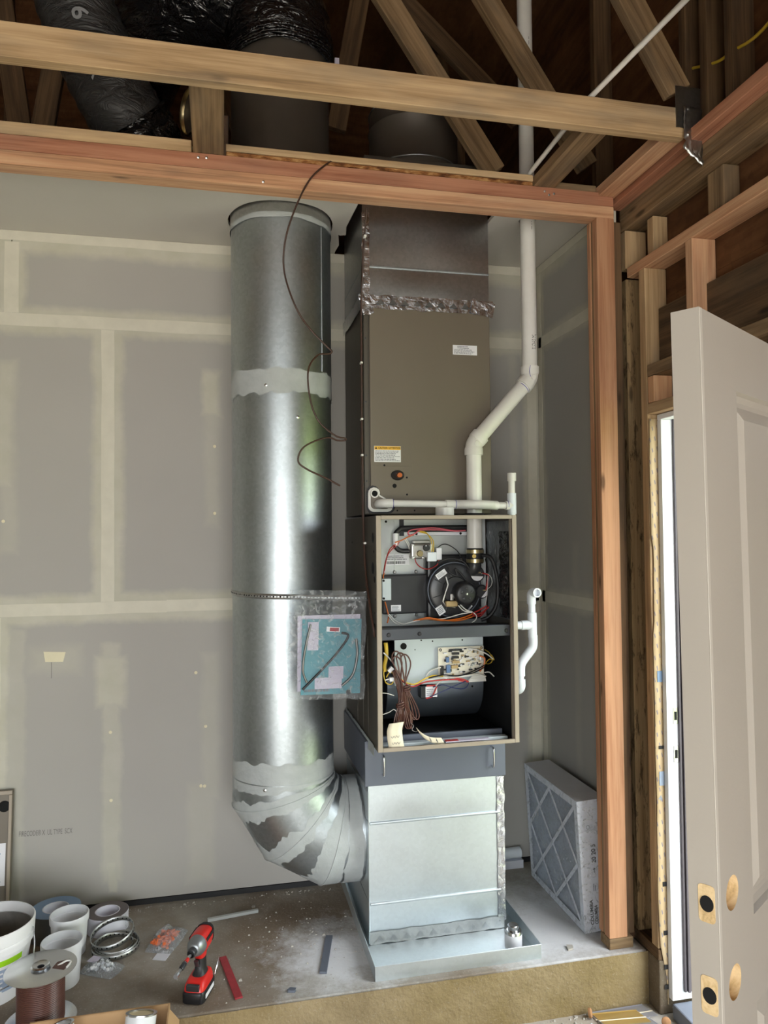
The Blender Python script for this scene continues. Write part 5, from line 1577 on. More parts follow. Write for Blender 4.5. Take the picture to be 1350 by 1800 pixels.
for z, x in ((0.4, 2.87),):
    MB().lathe([(0.006, 0), (0.008, 0), (0.008, 0.0004), (0.006, 0.0004)], (x, AY0 - 0.0006, z), 16, (0, -1, 0), True).build('print_ring', 'ink_grey', af)
af.location = (AX0, -0.39, 0.0)
for o_ in list(af.children):
    o_.matrix_parent_inverse = Matrix.Translation((-AX0, 0.39, 0))
af.rotation_euler.y = -0.055
# white trim pipe on the floor against the wall behind the filter
tag(MB().tube([(2.6, -0.03, 0.062), (2.82, -0.03, 0.062)], 0.024, 16).build('floor_pipe', 'pvc_cool', smooth=50), 'short white pipe lying along the wall behind the boxed filter', 'pipe')
MB().box(2.6, 2.826, -0.055, -0.005, 0.0, 0.036).build('pipe_block', 'filter_card', bpy.data.objects['floor_pipe'])

# ---------------------------------------------------------------- plastic vent pipe
VYp = -0.5
vp = thing('vent_pipe', 'white plastic vent pipe bending up from the furnace past the coil cabinet', 'pipe', (2.4545, VYp, 1.47))
R2 = 0.0302
A_ = Vector((2.4545, VYp, 1.888))
B_ = Vector((2.698, VYp, 2.158))
dg = (B_ - A_).normalized()
MB().tube([(2.4545, VYp, 1.475), A_ - Vector((0, 0, 0.03))], R2, 28, False).build('lower_pipe', 'pvc', vp, smooth=50)
MB().tube([A_ + dg * 0.03, B_ - dg * 0.03], R2, 28, False).build('slanted_pipe', 'pvc', vp, smooth=50)
MB().tube([B_ + Vector((0, 0, 0.03)), Vector((2.698, VYp, 3.8))], R2, 28, False).build('upper_pipe', 'pvc', vp, smooth=50)


def elbow(p, d0, d1, r, L, name, mat, parent, hub=0.0045, hl=0.03):
    """fitting: bend at p from direction d0 (incoming) to d1 (outgoing), with thicker hubs"""
    d0, d1 = Vector(d0).normalized(), Vector(d1).normalized()
    p = Vector(p)
    pts = spline([p - d0 * L, p - d0 * L * 0.5, p + (d1 - d0) * L * 0.12, p + d1 * L * 0.5, p + d1 * L], 6)
    e = MB().tube(pts, r + hub * 0.75, 28, True).build(name, mat, parent, smooth=50)
    for q, s in ((p - d0 * L, d0), (p + d1 * L, -d1)):
        MB().lathe([(r + 0.0005, -0.001), (r + hub + 0.002, -0.001), (r + hub + 0.002, hl * 0.75), (r + hub, hl), (r + 0.0005, hl)], q, 28, s, True).build('hub', mat, e, smooth=40)
    return e


e1 = elbow(A_, (0, 0, 1), dg, R2, 0.045, 'elbow', 'pvc', vp)
e2 = elbow(B_, dg, (0, 0, 1), R2, 0.045, 'elbow', 'pvc', vp)
for e, c in ((e1, A_), (e2, B_)):
    MB().lathe([(0, 0.002), (0.009, 0.002), (0.011, 0)], c + Vector((0.002, -R2 - 0.0035, -0.002)), 16, (0, -1, 0)).build('moulding_disc', 'pvc', e, smooth=40)
MB().tube(spline([B_ + Vector((-0.012, -R2 - 0.0035, 0.045)), B_ + Vector((-0.016, -R2 - 0.004, 0.02)), B_ + Vector((-0.012, -R2 - 0.004, 0.0))], 5), 0.0012, 6).build('primer_line', 'pvc_primer', vp)
MB().tube([B_ - dg * 0.052 + (Vector((0, -1, 0)) * math.cos(t) + dg.cross(Vector((0, 1, 0))) * math.sin(t)) * (R2 + 0.001) for t in [-0.9 + 0.2 * i for i in range(9)]], 0.0012, 6).build('primer_line', 'pvc_primer', vp)
# print running along the pipe, bent round it
def pipe_print(body, size, x, y, z, r, ang, mat, parent, sx=1.0):
    o = lettering(body, size, mat, Matrix.Identity(4), parent, sx=sx)
    for v in o.data.vertices:
        t = ang - v.co.y / r
        v.co = Vector((x + (r + 0.0004 + v.co.z * 0.5) * math.sin(t), y - (r + 0.0004 + v.co.z * 0.5) * math.cos(t), z - v.co.x))
    return o


pipe_print('JM EAGLE', 0.024, 2.698, VYp, 2.33, R2, 0.5, 'ink', vp, 0.6)
pipe_print('- - ---', 0.02, 2.698, VYp, 2.79, R2, 0.3, 'ink', vp, 0.8)
pipe_print('-- ---', 0.02, 2.698, VYp, 3.55, R2, 0.3, 'ink', vp, 0.9)
MB().lathe([(R2 + 0.002, 0), (0.042, 0.0), (0.044, 0.004), (0.036, 0.012), (R2 + 0.002, 0.012)], (2.4545, VYp, 1.6005), 28, (0, 0, 1), True).build('roof_grommet', 'black_rubber', vp, smooth=40)

# ---------------------------------------------------------------- condensate piping
R3 = 0.0133
YD = -0.535
dr = thing('condensate_pipe', 'thin white condensate pipe across the coil cabinet foot with a riser', 'pipe', (2.3, YD, 1.6))
elb = MB().tube(spline([(2.072, CY - 0.019, 1.65), (2.072, YD + 0.02, 1.65), (2.08, YD + 0.004, 1.65), (2.095, YD, 1.65), (2.113, YD, 1.65)], 6), R3 + 0.0045, 20).build('elbow', 'pvc', dr, smooth=50)
MB().tube([(2.105, YD, 1.65), (2.345, YD, 1.6465)], R3, 20).build('run_pipe', 'pvc', dr, smooth=50)
MB().tube(spline([(2.325, YD, 1.646), (2.37, YD, 1.6455), (2.40, YD - 0.02, 1.6445), (2.45, YD - 0.035, 1.6435), (2.49, YD - 0.025, 1.643), (2.51, YD - 0.01, 1.6425), (2.535, YD, 1.642)], 5), R3 + 0.0045, 20).build('offset_bend', 'pvc', dr, smooth=50)
MB().tube([(2.53, YD, 1.642), (2.60, YD, 1.6415)], R3, 20).build('end_pipe', 'pvc', dr, smooth=50)
MB().tube([(2.572, YD, 1.6415), (2.598, YD, 1.6415)], R3 + 0.0045, 20).build('tee_branch', 'pvc', dr, smooth=50)
MB().tube([(2.598, YD, 1.608), (2.598, YD, 1.69)], R3 + 0.0045, 20).build('tee_body', 'pvc_cool', dr, smooth=50)
MB().tube([(2.598, YD, 1.69), (2.599, YD, 1.755)], R3, 20).build('riser', 'pvc', dr, smooth=50)
MB().lathe([(R3 + 0.0005, 0), (R3 + 0.0045, 0), (R3 + 0.0045, 0.032), (R3 + 0.001, 0.032)], (2.599, YD, 1.738), 20, (0, 0, 1), True).build('riser_cap', 'pvc', dr, smooth=50)
MB().tube([(2.598, YD, 1.61), (2.60, YD, 1.425)], R3, 20).build('down_pipe', 'pvc_cool', dr, smooth=50)
for x in (2.1135, 2.363, 2.578):
    MB().lathe([(R3 + 0.0046, 0), (R3 + 0.0052, 0), (R3 + 0.0052, 0.002), (R3 + 0.0046, 0.002)], (x, YD, 1.6495 - 0.014 * (x - 2.11)), 20, (1, 0, 0), True).build('primer_ring', 'pvc_primer', dr)
cap = MB().lathe([(0, 0.0), (0.034, 0.0), (0.036, 0.002), (0.036, 0.03), (0.034, 0.032), (0, 0.032)], (2.315, YD - 0.02, 1.6015), 28).build('cleanout_cap', 'pvc', dr, smooth=40)
MB().box(2.604, 2.612, YD + 0.03, YD + 0.036, 1.60, 1.66).build('pipe_bracket', 'pvc', dr)

# trap assembly on the furnace side
TY = -0.6
tr = thing('drain_trap', 'white plastic drain trap with open elbow on the right side of the furnace', 'pipe', (2.64, TY, 0.93))
MB().tube([(2.55, TY, 1.178), (2.635, TY, 1.178)], R3 + 0.002, 20).build('side_outlet', 'pvc_cool', tr, smooth=50)
MB().tube([(2.648, TY, 1.13), (2.648, TY, 1.225)], R3 + 0.0045, 20).build('tee', 'pvc_cool', tr, smooth=50)
MB().tube([(2.602, TY, 1.178), (2.64, TY, 1.178)], R3 + 0.0045, 20).build('tee_branch', 'pvc_cool', tr, smooth=50)
MB().tube([(2.648, TY, 1.22), (2.646, TY, 1.28)], R3, 20).build('riser', 'pvc_cool', tr, smooth=50)
MB().tube(spline([(2.646, TY, 1.258), (2.646, TY, 1.29), (2.648, TY - 0.006, 1.302), (2.652, TY - 0.022, 1.304)], 6), R3 + 0.004, 20, False).build('open_elbow', 'pvc_cool', tr, smooth=50)
MB().lathe([(R3, 0), (R3 + 0.0045, 0), (R3 + 0.0045, 0.018), (R3, 0.018)], (2.6525, TY - 0.02, 1.304), 24, (0.1, -1, 0), True).build('open_rim', 'pvc_cool', tr, smooth=40)
MB().cyl((2.652, TY - 0.02, 1.304), (2.6525, TY - 0.024, 1.304), R3 - 0.0005, n=20).build('elbow_inside', 'filter_card', tr)
MB().tube(spline([(2.650, TY, 1.14), (2.65, TY, 1.105), (2.645, TY, 1.088), (2.632, TY, 1.072), (2.622, TY, 1.06)], 6), R3 + 0.0045, 20).build('bend', 'pvc_cool', tr, smooth=50)
MB().tube(spline([(2.628, TY, 1.067), (2.612, TY, 1.048), (2.60, TY, 1.03), (2.597, TY, 1.01), (2.597, TY, 0.985)], 6), R3 + 0.0043, 20).build('bend', 'pvc_cool', tr, smooth=50)
MB().tube([(2.597, TY, 0.99), (2.597, TY, 0.95)], R3, 20).build('lower_pipe', 'pvc_cool', tr, smooth=50)
MB().tube(spline([(2.597, TY, 0.972), (2.597, TY, 0.945), (2.592, TY + 0.012, 0.93), (2.585, TY + 0.035, 0.926)], 6), R3 + 0.0043, 20).build('u_bend', 'pvc_cool', tr, smooth=50)

# ---------------------------------------------------------------- perforated strap round the duct
hs = thing('hanger_strap', 'perforated metal hanger strap tying the round duct to the furnace', 'strap', (1.9, -0.5, 1.3))
path = []
for i in range(25):
    a = math.radians(180 + 100 * i / 24)
    path.append((DX + (DR + 0.0022) * math.cos(a), DY + (DR + 0.0022) * math.sin(a), 1.312 - 0.012 * i / 24))
path += [(1.80, -0.497, 1.298), (1.88, -0.515, 1.296), (1.95, -0.535, 1.295), (2.013, -0.556, 1.294)]
m = MB()
m.grid(lambda u, v: Vector(path[int(round(u * (len(path) - 1)))]) + Vector((0, 0, (v - 0.5) * 0.019)), len(path) - 1, 1)
hso = m.build('strap_band', 'galvanised_strap', hs, smooth=60, solid=0.0012)
hm = MB()
acc = 0.0
Pv = [Vector(p) for p in path]
i = 0
for s in range(60):
    d = s * 0.0127
    j, q = 0, d
    while j < len(Pv) - 1 and q > (Pv[j + 1] - Pv[j]).length:
        q -= (Pv[j + 1] - Pv[j]).length
        j += 1
    if j >= len(Pv) - 1:
        break
    t = (Pv[j + 1] - Pv[j]).normalized()
    p = Pv[j] + t * q
    nn = Vector((t.y, -t.x, 0)).normalized()
    hm.cyl(p + nn * 0.0007, p + nn * 0.0012, 0.0034 if s % 2 else 0.0024, n=8)
hm.build('strap_holes', 'black_hole', hs)

# ---------------------------------------------------------------- bag of papers hanging on the strap
bgx0, bgx1, bgz0, bgz1, bgy = 1.708, 1.99, 0.94, 1.335, -0.575
bg = thing('manual_bag', 'clear plastic bag of teal manuals hanging between duct and furnace', 'bag', (1.85, bgy, 0.94))


def bagf(s):
    def f(u, v):
        e = math.sin(PI * u) ** 0.5 * (0.35 + 0.65 * math.sin(PI * min(1, v + 0.1)) ** 0.7)
        wv = 0.006 * noise.noise((u * 5, v * 7, s)) + 0.003 * noise.noise((u * 14, v * 16, s + 3))
        x = bgx0 + (bgx1 - bgx0) * u + 0.008 * noise.noise((v * 4, s, 0)) + (0.012 * v)
        return (x, bgy + s * (0.012 * e + 0.003) + wv, bgz0 + (bgz1 - bgz0) * v + 0.006 * noise.noise((u * 5, 8, 1)) - 0.012 * u)
    return f


m = MB()
m.grid(bagf(-1), 26, 34)
m.grid(bagf(1), 26, 34)
m.build('plastic_film', 'clear_film', bg, smooth=70)
F = frame((1.755, bgy + 0.003, 0.955), (1, 0.05, -0.03), (-0.04, 0, 1))
MB().box(-0.012, 0.222, 0.012, 0.285, 0.004, 0.008).xf(F @ Matrix.Rotation(0.02, 4, 'Z')).build('booklet', 'lilac_paper', bg)
b2 = MB().box(0.0, 0.22, 0.0, 0.272, 0.009, 0.013).xf(F).build('booklet', 'teal_paper', bg)
st = MB().box(0.075, 0.125, 0.232, 0.25, 0.0135, 0.0139).xf(F @ Matrix.Rotation(-0.06, 4, 'Z')).build('booklet_sticker', 'white_label', b2)
MB().box(0.087, 0.121, 0.2345, 0.2475, 0.014, 0.0143).xf(F @ Matrix.Rotation(-0.06, 4, 'Z')).build('sticker_print', 'red_paint', st)
MB().box(0.02, 0.06, 0.16, 0.262, 0.0135, 0.0142).xf(F).build('loose_paper', 'lilac_paper', bg)
MB().box(0.10, 0.155, 0.055, 0.10, 0.0143, 0.0148).xf(F).build('loose_paper', 'lilac_paper', bg)
MB().box(0.05, 0.15, 0.02, 0.06, 0.0136, 0.0141).xf(F).build('loose_paper', 'lilac_paper', bg)
print_lines(F @ Matrix.Translation((0.012, 0.008, 0.0133)), 0.11, 0.014, 1, 'ink_grey', b2, seed=41, gap=0.7)
for pts, mt, r in (([(0.005, 0.02), (0.07, 0.085), (0.13, 0.15), (0.17, 0.21), (0.145, 0.222)], 'wire_black', 0.0045), ([(0.03, 0.255), (0.012, 0.17), (0.005, 0.09), (0.02, 0.045)], 'tape_side', 0.004), ([(0.15, 0.03), (0.19, 0.07), (0.205, 0.14), (0.2, 0.2)], 'tape_side', 0.005)):
    MB().tube([F @ Vector((p.x, p.y, 0.0185)) for p in spline([(a_, b_, 0) for a_, b_ in pts], 6)], r, 8).build('cable', mt, bg, smooth=60)
MB().cyl(F @ Vector((0.175, 0.006, 0.0165)), F @ Vector((0.175, 0.006, 0.0185)), 0.009, n=18).build('vent_dot', 'black_rubber', bg)

# ---------------------------------------------------------------- loose thermostat wire hanging from the header
wp = [(1.93, -0.66, 2.875), (1.89, -0.71, 2.871), (1.8354, -0.765, 2.818), (1.7747, -0.772, 2.7513), (1.7243, -0.76, 2.6459), (1.6941, -0.74, 2.5431), (1.6936, -0.72, 2.4431), (1.7324, -0.72, 2.3257), (1.7816, -0.70, 2.26), (1.845, -0.69, 2.20), (1.862, -0.69, 2.184), (1.85, -0.69, 2.174), (1.8109, -0.70, 2.1655), (1.7747, -0.72, 2.1081), (1.78, -0.72, 2.0086), (1.8093, -0.72, 1.9297), (1.8691, -0.71, 1.8811), (1.905, -0.70, 1.8735), (1.908, -0.69, 1.868), (1.88, -0.69, 1.8665), (1.8389, -0.70, 1.8745), (1.7592, -0.72, 1.8393), (1.7372, -0.72, 1.7896), (1.7686, -0.72, 1.7603), (1.8379, -0.70, 1.7311), (1.8879, -0.69, 1.7056)]
tag(MB().tube(spline(wp, 6), 0.0032, 8).build('hanging_wire', 'cable_brown', smooth=60), 'loose curly brown wire hanging from the header in front of the duct', 'wire')
# wire stapled up the side of the coil cabinet
sw = thing('side_wire', 'brown wire clipped up the left side of the coil cabinet into the furnace', 'wire', (2.0, -0.5, 1.16))
MB().tube(spline([(2.012, -0.60, 2.75), (2.010, -0.52, 2.6), (2.011, -0.475, 2.4), (2.012, -0.47, 2.27), (2.0125, -0.462, 2.0), (2.0125, -0.47, 1.75), (2.010, -0.49, 1.575), (2.008, -0.535, 1.40), (2.006, -0.615, 1.2832), (2.009, -0.668, 1.20), (2.014, -0.66, 1.165)], 6), 0.0035, 8).build('wire_length', 'cable_brown', sw, smooth=60)
MB().tube(spline([(2.013, -0.585, 2.76), (2.010, -0.50, 2.5), (2.0115, -0.462, 2.35), (2.012, -0.455, 2.05), (2.010, -0.465, 1.7), (2.009, -0.48, 1.575), (2.007, -0.525, 1.40), (2.006, -0.60, 1.28), (2.009, -0.652, 1.20), (2.014, -0.65, 1.165)], 6), 0.003, 8).build('wire_length', 'cable_brown', sw, smooth=60)
for z in (2.66, 2.2, 1.98, 1.84, 1.5):
    y = -0.56 if z > 2.5 else -0.466 if z > 1.6 else -0.505
    MB().box(2.006, 2.0155, y - 0.012, y + 0.012, z - 0.004, z + 0.004).build('wire_clip', 'pvc', sw, bevel=0.002)
# white conduit running to the front under the trusses, yellow cable
tag(MB().tube([(2.605, -0.735, 2.875), (2.62, -1.16, 2.909), (2.70, -1.5532, 2.9619), (2.86, -2.4, 3.07), (2.98, -3.2, 3.16)], 0.0085, 12).build('conduit', 'pvc', smooth=60), 'thin white conduit running diagonally up past the truss web', 'conduit')
tag(MB().tube(spline([(3.03, -1.12, 3.09), (3.03, -1.2414, 3.034), (3.03, -1.32, 3.02), (3.03, -1.4427, 3.0), (3.0, -1.7, 3.02)], 6), 0.005, 8).build('yellow_cable', 'cable_yellow', smooth=60), 'yellow cable across the wall studs at the upper right', 'cable')
# crumpled flashing hung on the truss end
fl_ = MB()
fl_.grid(lambda u, v: (2.925 + 0.065 * u + 0.012 * noise.noise((u * 6, v * 8, 2)) * (1 - v), -1.212 - 0.012 * abs(noise.noise((u * 5, v * 9, 7))), 2.755 + 0.14 * v - 0.05 * u * (1 - v)), 10, 16)
tag(fl_.build('flashing_scrap', 'galvanised_dull', smooth=50, solid=0.001), 'crumpled grey metal scrap hanging at the right truss end', 'metal scrap')

# ---------------------------------------------------------------- attic ducts
fx = thing('flex_duct', 'black plastic flexible duct sagging down at the upper left', 'flexible duct', (1.1, -0.5, 3.0))
fp = spline([(0.87, -0.40, 3.95), (0.915, -0.43, 3.7), (0.9556, -0.45, 3.4974), (1.0445, -0.45, 3.2649), (1.14, -0.44, 3.085), (1.20, -0.34, 3.02)], 10)
rad = [0.138 + 0.003 * math.sin(i * 2.2) for i in range(len(fp))]
MB().tube(fp, rad, 32, False).build('film_jacket', 'grey_film', fx, smooth=60)
m = MB().tube(spline([(1.14, -0.44, 3.085), (1.165, -0.41, 3.055), (1.20, -0.34, 3.02), (1.22, -0.15, 3.0)], 10), [0.147 + 0.004 * math.sin(i * 1.9) for i in range(31)], 32, False)
m.build('lower_jacket', 'black_film', fx, smooth=60)


def duct_print(body, size, i0, ang, sx, name='lettering', flip=False):
    """print wrapped on the flexible duct: starts at path index i0, ang turns round the duct from the camera side"""
    o = lettering(body, size, 'film_print', Matrix.Identity(4), fx, name, sx, bold=size * 0.02)
    for v_ in o.data.vertices:
        s_ = v_.co.x
        j = i0
        while j < len(fp) - 2 and s_ > (fp[j + 1] - fp[j]).length:
            s_ -= (fp[j + 1] - fp[j]).length
            j += 1
        t_ = (fp[j + 1] - fp[j]).normalized()
        c_ = fp[j] + t_ * s_
        n0 = Vector((0.12, -0.83, -0.55))
        n0 = (n0 - t_ * n0.dot(t_)).normalized()
        b0 = t_.cross(n0)
        a_ = ang + v_.co.y / 0.14
        v_.co = c_ + (n0 * math.cos(a_) - b0 * math.sin(a_)) * (0.1455 + v_.co.z)
    return o


duct_print('6', 0.075, 25, -0.1, 1.2)
duct_print('aseflex', 0.06, 30, -0.25, 0.7)
bd_ = thing('black_duct', 'shiny black film-wrapped flexible duct over the brown round duct', 'flexible duct', (1.6, -0.28, 3.5))
hp = spline([(DX, DY, 3.44), (DX, DY, 3.56), (1.66, -0.26, 3.72), (1.45, -0.22, 3.78), (1.2, 0.0, 3.74), (1.05, 0.3, 3.66)], 9)
MB().tube(hp, [0.208 + 0.012 * noise.noise((i * 0.6, 2, 2)) + (0.006 if i % 2 else 0) for i in range(len(hp))], 44, False).build('film_jacket', 'black_film', bd_, smooth=70)
for q in range(5):
    z = 3.44 + 0.012 * q
    MB().tube([(DX + 0.213 * math.cos(2 * PI * i / 40), DY + 0.213 * math.sin(2 * PI * i / 40), z + 0.02 * math.cos(2 * PI * i / 40) + 0.004 * math.sin(7 * i)) for i in range(40)], 0.006, 6, False, True).build('film_fold', 'black_film', bd_, smooth=70)
MB().box(1.93, 1.948, -0.375, -0.36, 3.36, 3.46).build('film_sticker', 'lilac_paper', bd_)
sc_ = thing('start_collar', 'small ribbed metal collar behind the header block at the left', 'duct collar', (1.37, -0.4, 3.1))
MB().lathe([(0.078, 0), (0.082, 0.004), (0.082, 0.012), (0.079, 0.016), (0.079, 0.024), (0.083, 0.028), (0.083, 0.036), (0.08, 0.04), (0.08, 0.1), (0.078, 0.1)], (1.36, -0.50, 3.10), 36, (1, 0.45, 0.1)).build('collar_ring', 'brass', sc_, smooth=40)
MB().cyl((1.375, -0.493, 3.1015), (1.415, -0.475, 3.1055), 0.076, n=30).build('collar_inside', 'duct_dark', sc_)
# dark duct run behind, closing the attic view
ad = MB()
ad.box(1.47, 1.512, -0.24, 0.4, 3.02, 3.25)
tag(ad.build('attic_box', 'galvanised_dull', bevel=0.004), 'small metal box beside the brown round duct above the header', 'metal box')

# ================================================================== FLOOR ITEMS
def cup(prof_out, c, name, mat, parent, n=40, thick=0.0018):
    pr = prof_out + [(max(r - thick, 0), z + (thick if i == len(prof_out) - 1 else 0)) for i, (r, z) in reversed(list(enumerate(prof_out)))][0:]
    inner = [(max(r - thick, 0.0), max(z, thick)) for r, z in reversed(prof_out)]
    return MB().lathe(prof_out + inner, c, n).build(name, mat, parent, smooth=35)


# mud bucket
bc = (0.712, -0.508, 0.0005)
bu = thing('mud_bucket', 'white plastic mud bucket with a lime green stripe at the left edge', 'bucket', bc)
cup([(0, 0), (0.097, 0), (0.101, 0.006), (0.128, 0.17), (0.135, 0.172), (0.136, 0.19), (0.131, 0.195), (0.137, 0.2), (0.139, 0.236), (0.136, 0.24)], bc, 'pail', 'bucket_white', bu, 56)
MB().lathe([(0, 0.09), (0.06, 0.095), (0.1105, 0.11), (0.1255, 0.17), (0.129, 0.205)], bc, 40).build('dried_compound', 'goop', bu, smooth=60)


def cyl_patch(c, rf, z0, z1, a0, a1, name, mat, parent, n=16, off=0.0008):
    m = MB()
    m.grid(lambda u, v: (c[0] + (rf(z0 + (z1 - z0) * v) + off) * math.cos(a0 + (a1 - a0) * u), c[1] + (rf(z0 + (z1 - z0) * v) + off) * math.sin(a0 + (a1 - a0) * u), c[2] + z0 + (z1 - z0) * v), n, 3)
    return m.build(name, mat, parent, smooth=60)


brf = lambda z: 0.101 + 0.027 * (z - 0.006) / 0.164
cyl_patch(bc, brf, 0.135, 0.155, -1.15, -0.45, 'green_stripe', 'lime', bu)
for i in range(5):
    cyl_patch(bc, brf, 0.05 + 0.016 * i, 0.06 + 0.016 * i, -1.3, -0.5 - 0.12 * (i % 2), 'printed_text', 'print_blue', bu)
cyl_patch(bc, brf, 0.045, 0.12, -0.98, -0.62, 'printed_panel', 'print_blue', bu, off=0.0006)
MB().tube(spline([(bc[0] + 0.138, bc[1] - 0.02, 0.215), (bc[0] + 0.15, bc[1] - 0.05, 0.17), (bc[0] + 0.145, bc[1] - 0.075, 0.12), (bc[0] + 0.12, bc[1] - 0.10, 0.09), (bc[0] + 0.05, bc[1] - 0.14, 0.075)], 6), 0.0022, 8).build('bail_handle', 'steel', bu, smooth=60)


def tub(c, lab):
    t = thing('plastic_tub', lab, 'tub', c, 'white plastic tubs on the platform')
    cup([(0, 0), (0.053, 0), (0.056, 0.004), (0.064, 0.118), (0.068, 0.12), (0.069, 0.142), (0.067, 0.146)], c, 'body', 'tub_white', t, 44, 0.002)
    MB().lathe([(0, 0.0), (0.0585, 0.0)], (c[0], c[1], c[2] + 0.05), 40).build('contents', 'tub_white', t)
    return t


tub((0.938, -0.505, 0.0005), 'front white plastic tub, nearest the wire spool')
tub((0.926, -0.315, 0.0005), 'rear white plastic tub in front of the blue-grey tape roll')


def roll(c, ro, ri, h, side, face, core, lab, tilt=None):
    t = thing('tape_roll', lab, 'tape roll', c)
    MB().lathe([(ri + 0.003, h), (ro, h), (ro, 0), (ri + 0.003, 0)], c, 48, (0, 0, 1), True).build('tape', side, t, smooth=35)
    MB().lathe([(ri + 0.004, 0), (ro - 0.001, 0), (ro - 0.001, 0.0008), (ri + 0.004, 0.0008)], (c[0], c[1], c[2] + h), 48, (0, 0, 1), True).build('tape_face', face, t, smooth=35)
    MB().lathe([(ri, h + 0.001), (ri + 0.003, h + 0.001), (ri + 0.003, 0), (ri, 0)], c, 40, (0, 0, 1), True).build('core', core, t, smooth=35)
    return t


roll((0.848, -0.16, 0.0005), 0.092, 0.045, 0.1, 'tape_side', 'tape_blue', 'filter_card', 'wide roll of blue-grey foil tape against the wall')
roll((1.038, -0.16, 0.0005), 0.078, 0.043, 0.066, 'tape_white', 'tape_brown', 'tape_white', 'roll of brown and white tape right of the blue-grey roll')
roll((0.836, -0.394, 0.0005), 0.064, 0.03, 0.03, 'tape_brown', 'tape_side', 'filter_card', 'flat grey tape roll half hidden behind the bucket and tub')
MB().grid(lambda u, v: (1.10 + 0.028 * math.sin(2.6 * u), -0.19 - 0.05 * u + 0.004 * noise.noise((u * 4, v * 3, 1)), 0.004 + 0.062 * v * (1 - 0.5 * u)), 12, 4).build('loose_tail', 'clear_film', bpy.data.objects['tape_roll.001'], smooth=60)


# coil of perforated strap
pc = thing('strap_coil', 'loose coil of perforated steel hanger strap on the platform', 'strap', (1.075, -0.335, 0))


def strap_ring(c, r, w, tx, ty, name, turns=1, dr_=0.0):
    Rm = Matrix.Translation(c) @ Matrix.Rotation(tx, 4, 'X') @ Matrix.Rotation(ty, 4, 'Y')
    n_ = 44 * turns
    m = MB()
    m.grid(lambda u, v: Rm @ Vector(((r - dr_ * u) * math.cos(2 * PI * u * turns), (r - dr_ * u) * math.sin(2 * PI * u * turns), (v - 0.5) * w)), n_, 1)
    o = m.build(name, 'galvanised_strap', pc, smooth=60, solid=0.0009)
    h_ = MB()
    for i in range(26):
        a = 2 * PI * i / 26
        for s_ in (-1, 1):
            q = r + s_ * 0.0006
            h_.cyl(Rm @ Vector((q * math.cos(a), q * math.sin(a), 0)), Rm @ Vector(((q + s_ * 0.0005) * math.cos(a), (q + s_ * 0.0005) * math.sin(a), 0)), 0.0032, n=8)
    h_.build('strap_holes', 'black_hole', o)


strap_ring((1.09, -0.325, 0.0125), 0.084, 0.019, 0, 0, 'strap_turn')
strap_ring((1.093, -0.323, 0.016), 0.076, 0.019, 0.05, -0.05, 'strap_turn')
strap_ring((1.085, -0.325, 0.018), 0.066, 0.019, 0.05, 0.08, 'strap_turn')
strap_ring((1.077, -0.315, 0.055), 0.077, 0.019, 0.18, -0.16, 'strap_turn')


# bags
def pouch(name, lab, c, w, l, h, rot, items, seed, mat_i, film_m='bag_film'):
    t = thing(name, lab, 'bag', c)
    R_ = Matrix.Translation(c) @ Matrix.Rotation(rot, 4, 'Z')

    def f(s):
        def g(u, v):
            e = (math.sin(PI * u) * math.sin(PI * v)) ** 0.45 if 0 < u < 1 and 0 < v < 1 else 0
            z = 0.0015 + (h * e * (0.8 + 0.5 * noise.noise((u * 4, v * 4, seed))) if s else 0)
            return R_ @ Vector(((u - 0.5) * w * (1 + 0.1 * math.sin(3 * v)), (v - 0.5) * l, z))
        return g
    m = MB()
    m.grid(f(1), 18, 22)
    m.grid(f(0), 6, 6)
    m.build('plastic_film', film_m, t, smooth=70)
    rr_ = random.Random(seed)
    for i in range(items):
        x, y = (rr_.random() - 0.5) * w * 0.62, (rr_.random() - 0.6) * l * 0.62
        z = 0.008 + rr_.random() * h * 0.45
        if mat_i == 'nut_orange':
            d = Vector((rr_.uniform(-1, 1), rr_.uniform(-1, 1), rr_.uniform(-0.3, 0.5))).normalized()
            p = Vector((x, y, z))
            MB().tube([R_ @ (p - d * 0.009), R_ @ (p + d * 0.004), R_ @ (p + d * 0.011)], [0.0058, 0.0045, 0.0022], 7).build('wire_connector', mat_i, t, smooth=40)
        else:
            MB().lathe([(0, 0.008), (0.005, 0.006), (0.006, 0), (0.004, -0.004), (0, -0.005)], R_ @ Vector((x, y, z)), 7, (rr_.uniform(-1, 1), rr_.uniform(-1, 1), rr_.uniform(0.2, 1))).build('fastener', mat_i, t, smooth=40)
    return t, R_


t, R_ = pouch('connector_bag', 'clear bag of orange wire connectors lying on the platform', (1.272, -0.315, 0.0), 0.1, 0.165, 0.045, -0.35, 60, 3, 'nut_orange')
MB().box(0.0, 0.05, -0.125, -0.082, 0.001, 0.002).xf(R_).build('bag_card', 'filter_card', t)
t, R_ = pouch('fastener_bag', 'clear bag of white fasteners beside the tubs', (1.06, -0.455, 0.0), 0.13, 0.085, 0.035, -0.5, 44, 8, 'bead_white')
MB().box(-0.055, -0.02, -0.01, 0.028, 0.0275, 0.028).xf(R_).build('bag_print', 'lilac_paper', t)

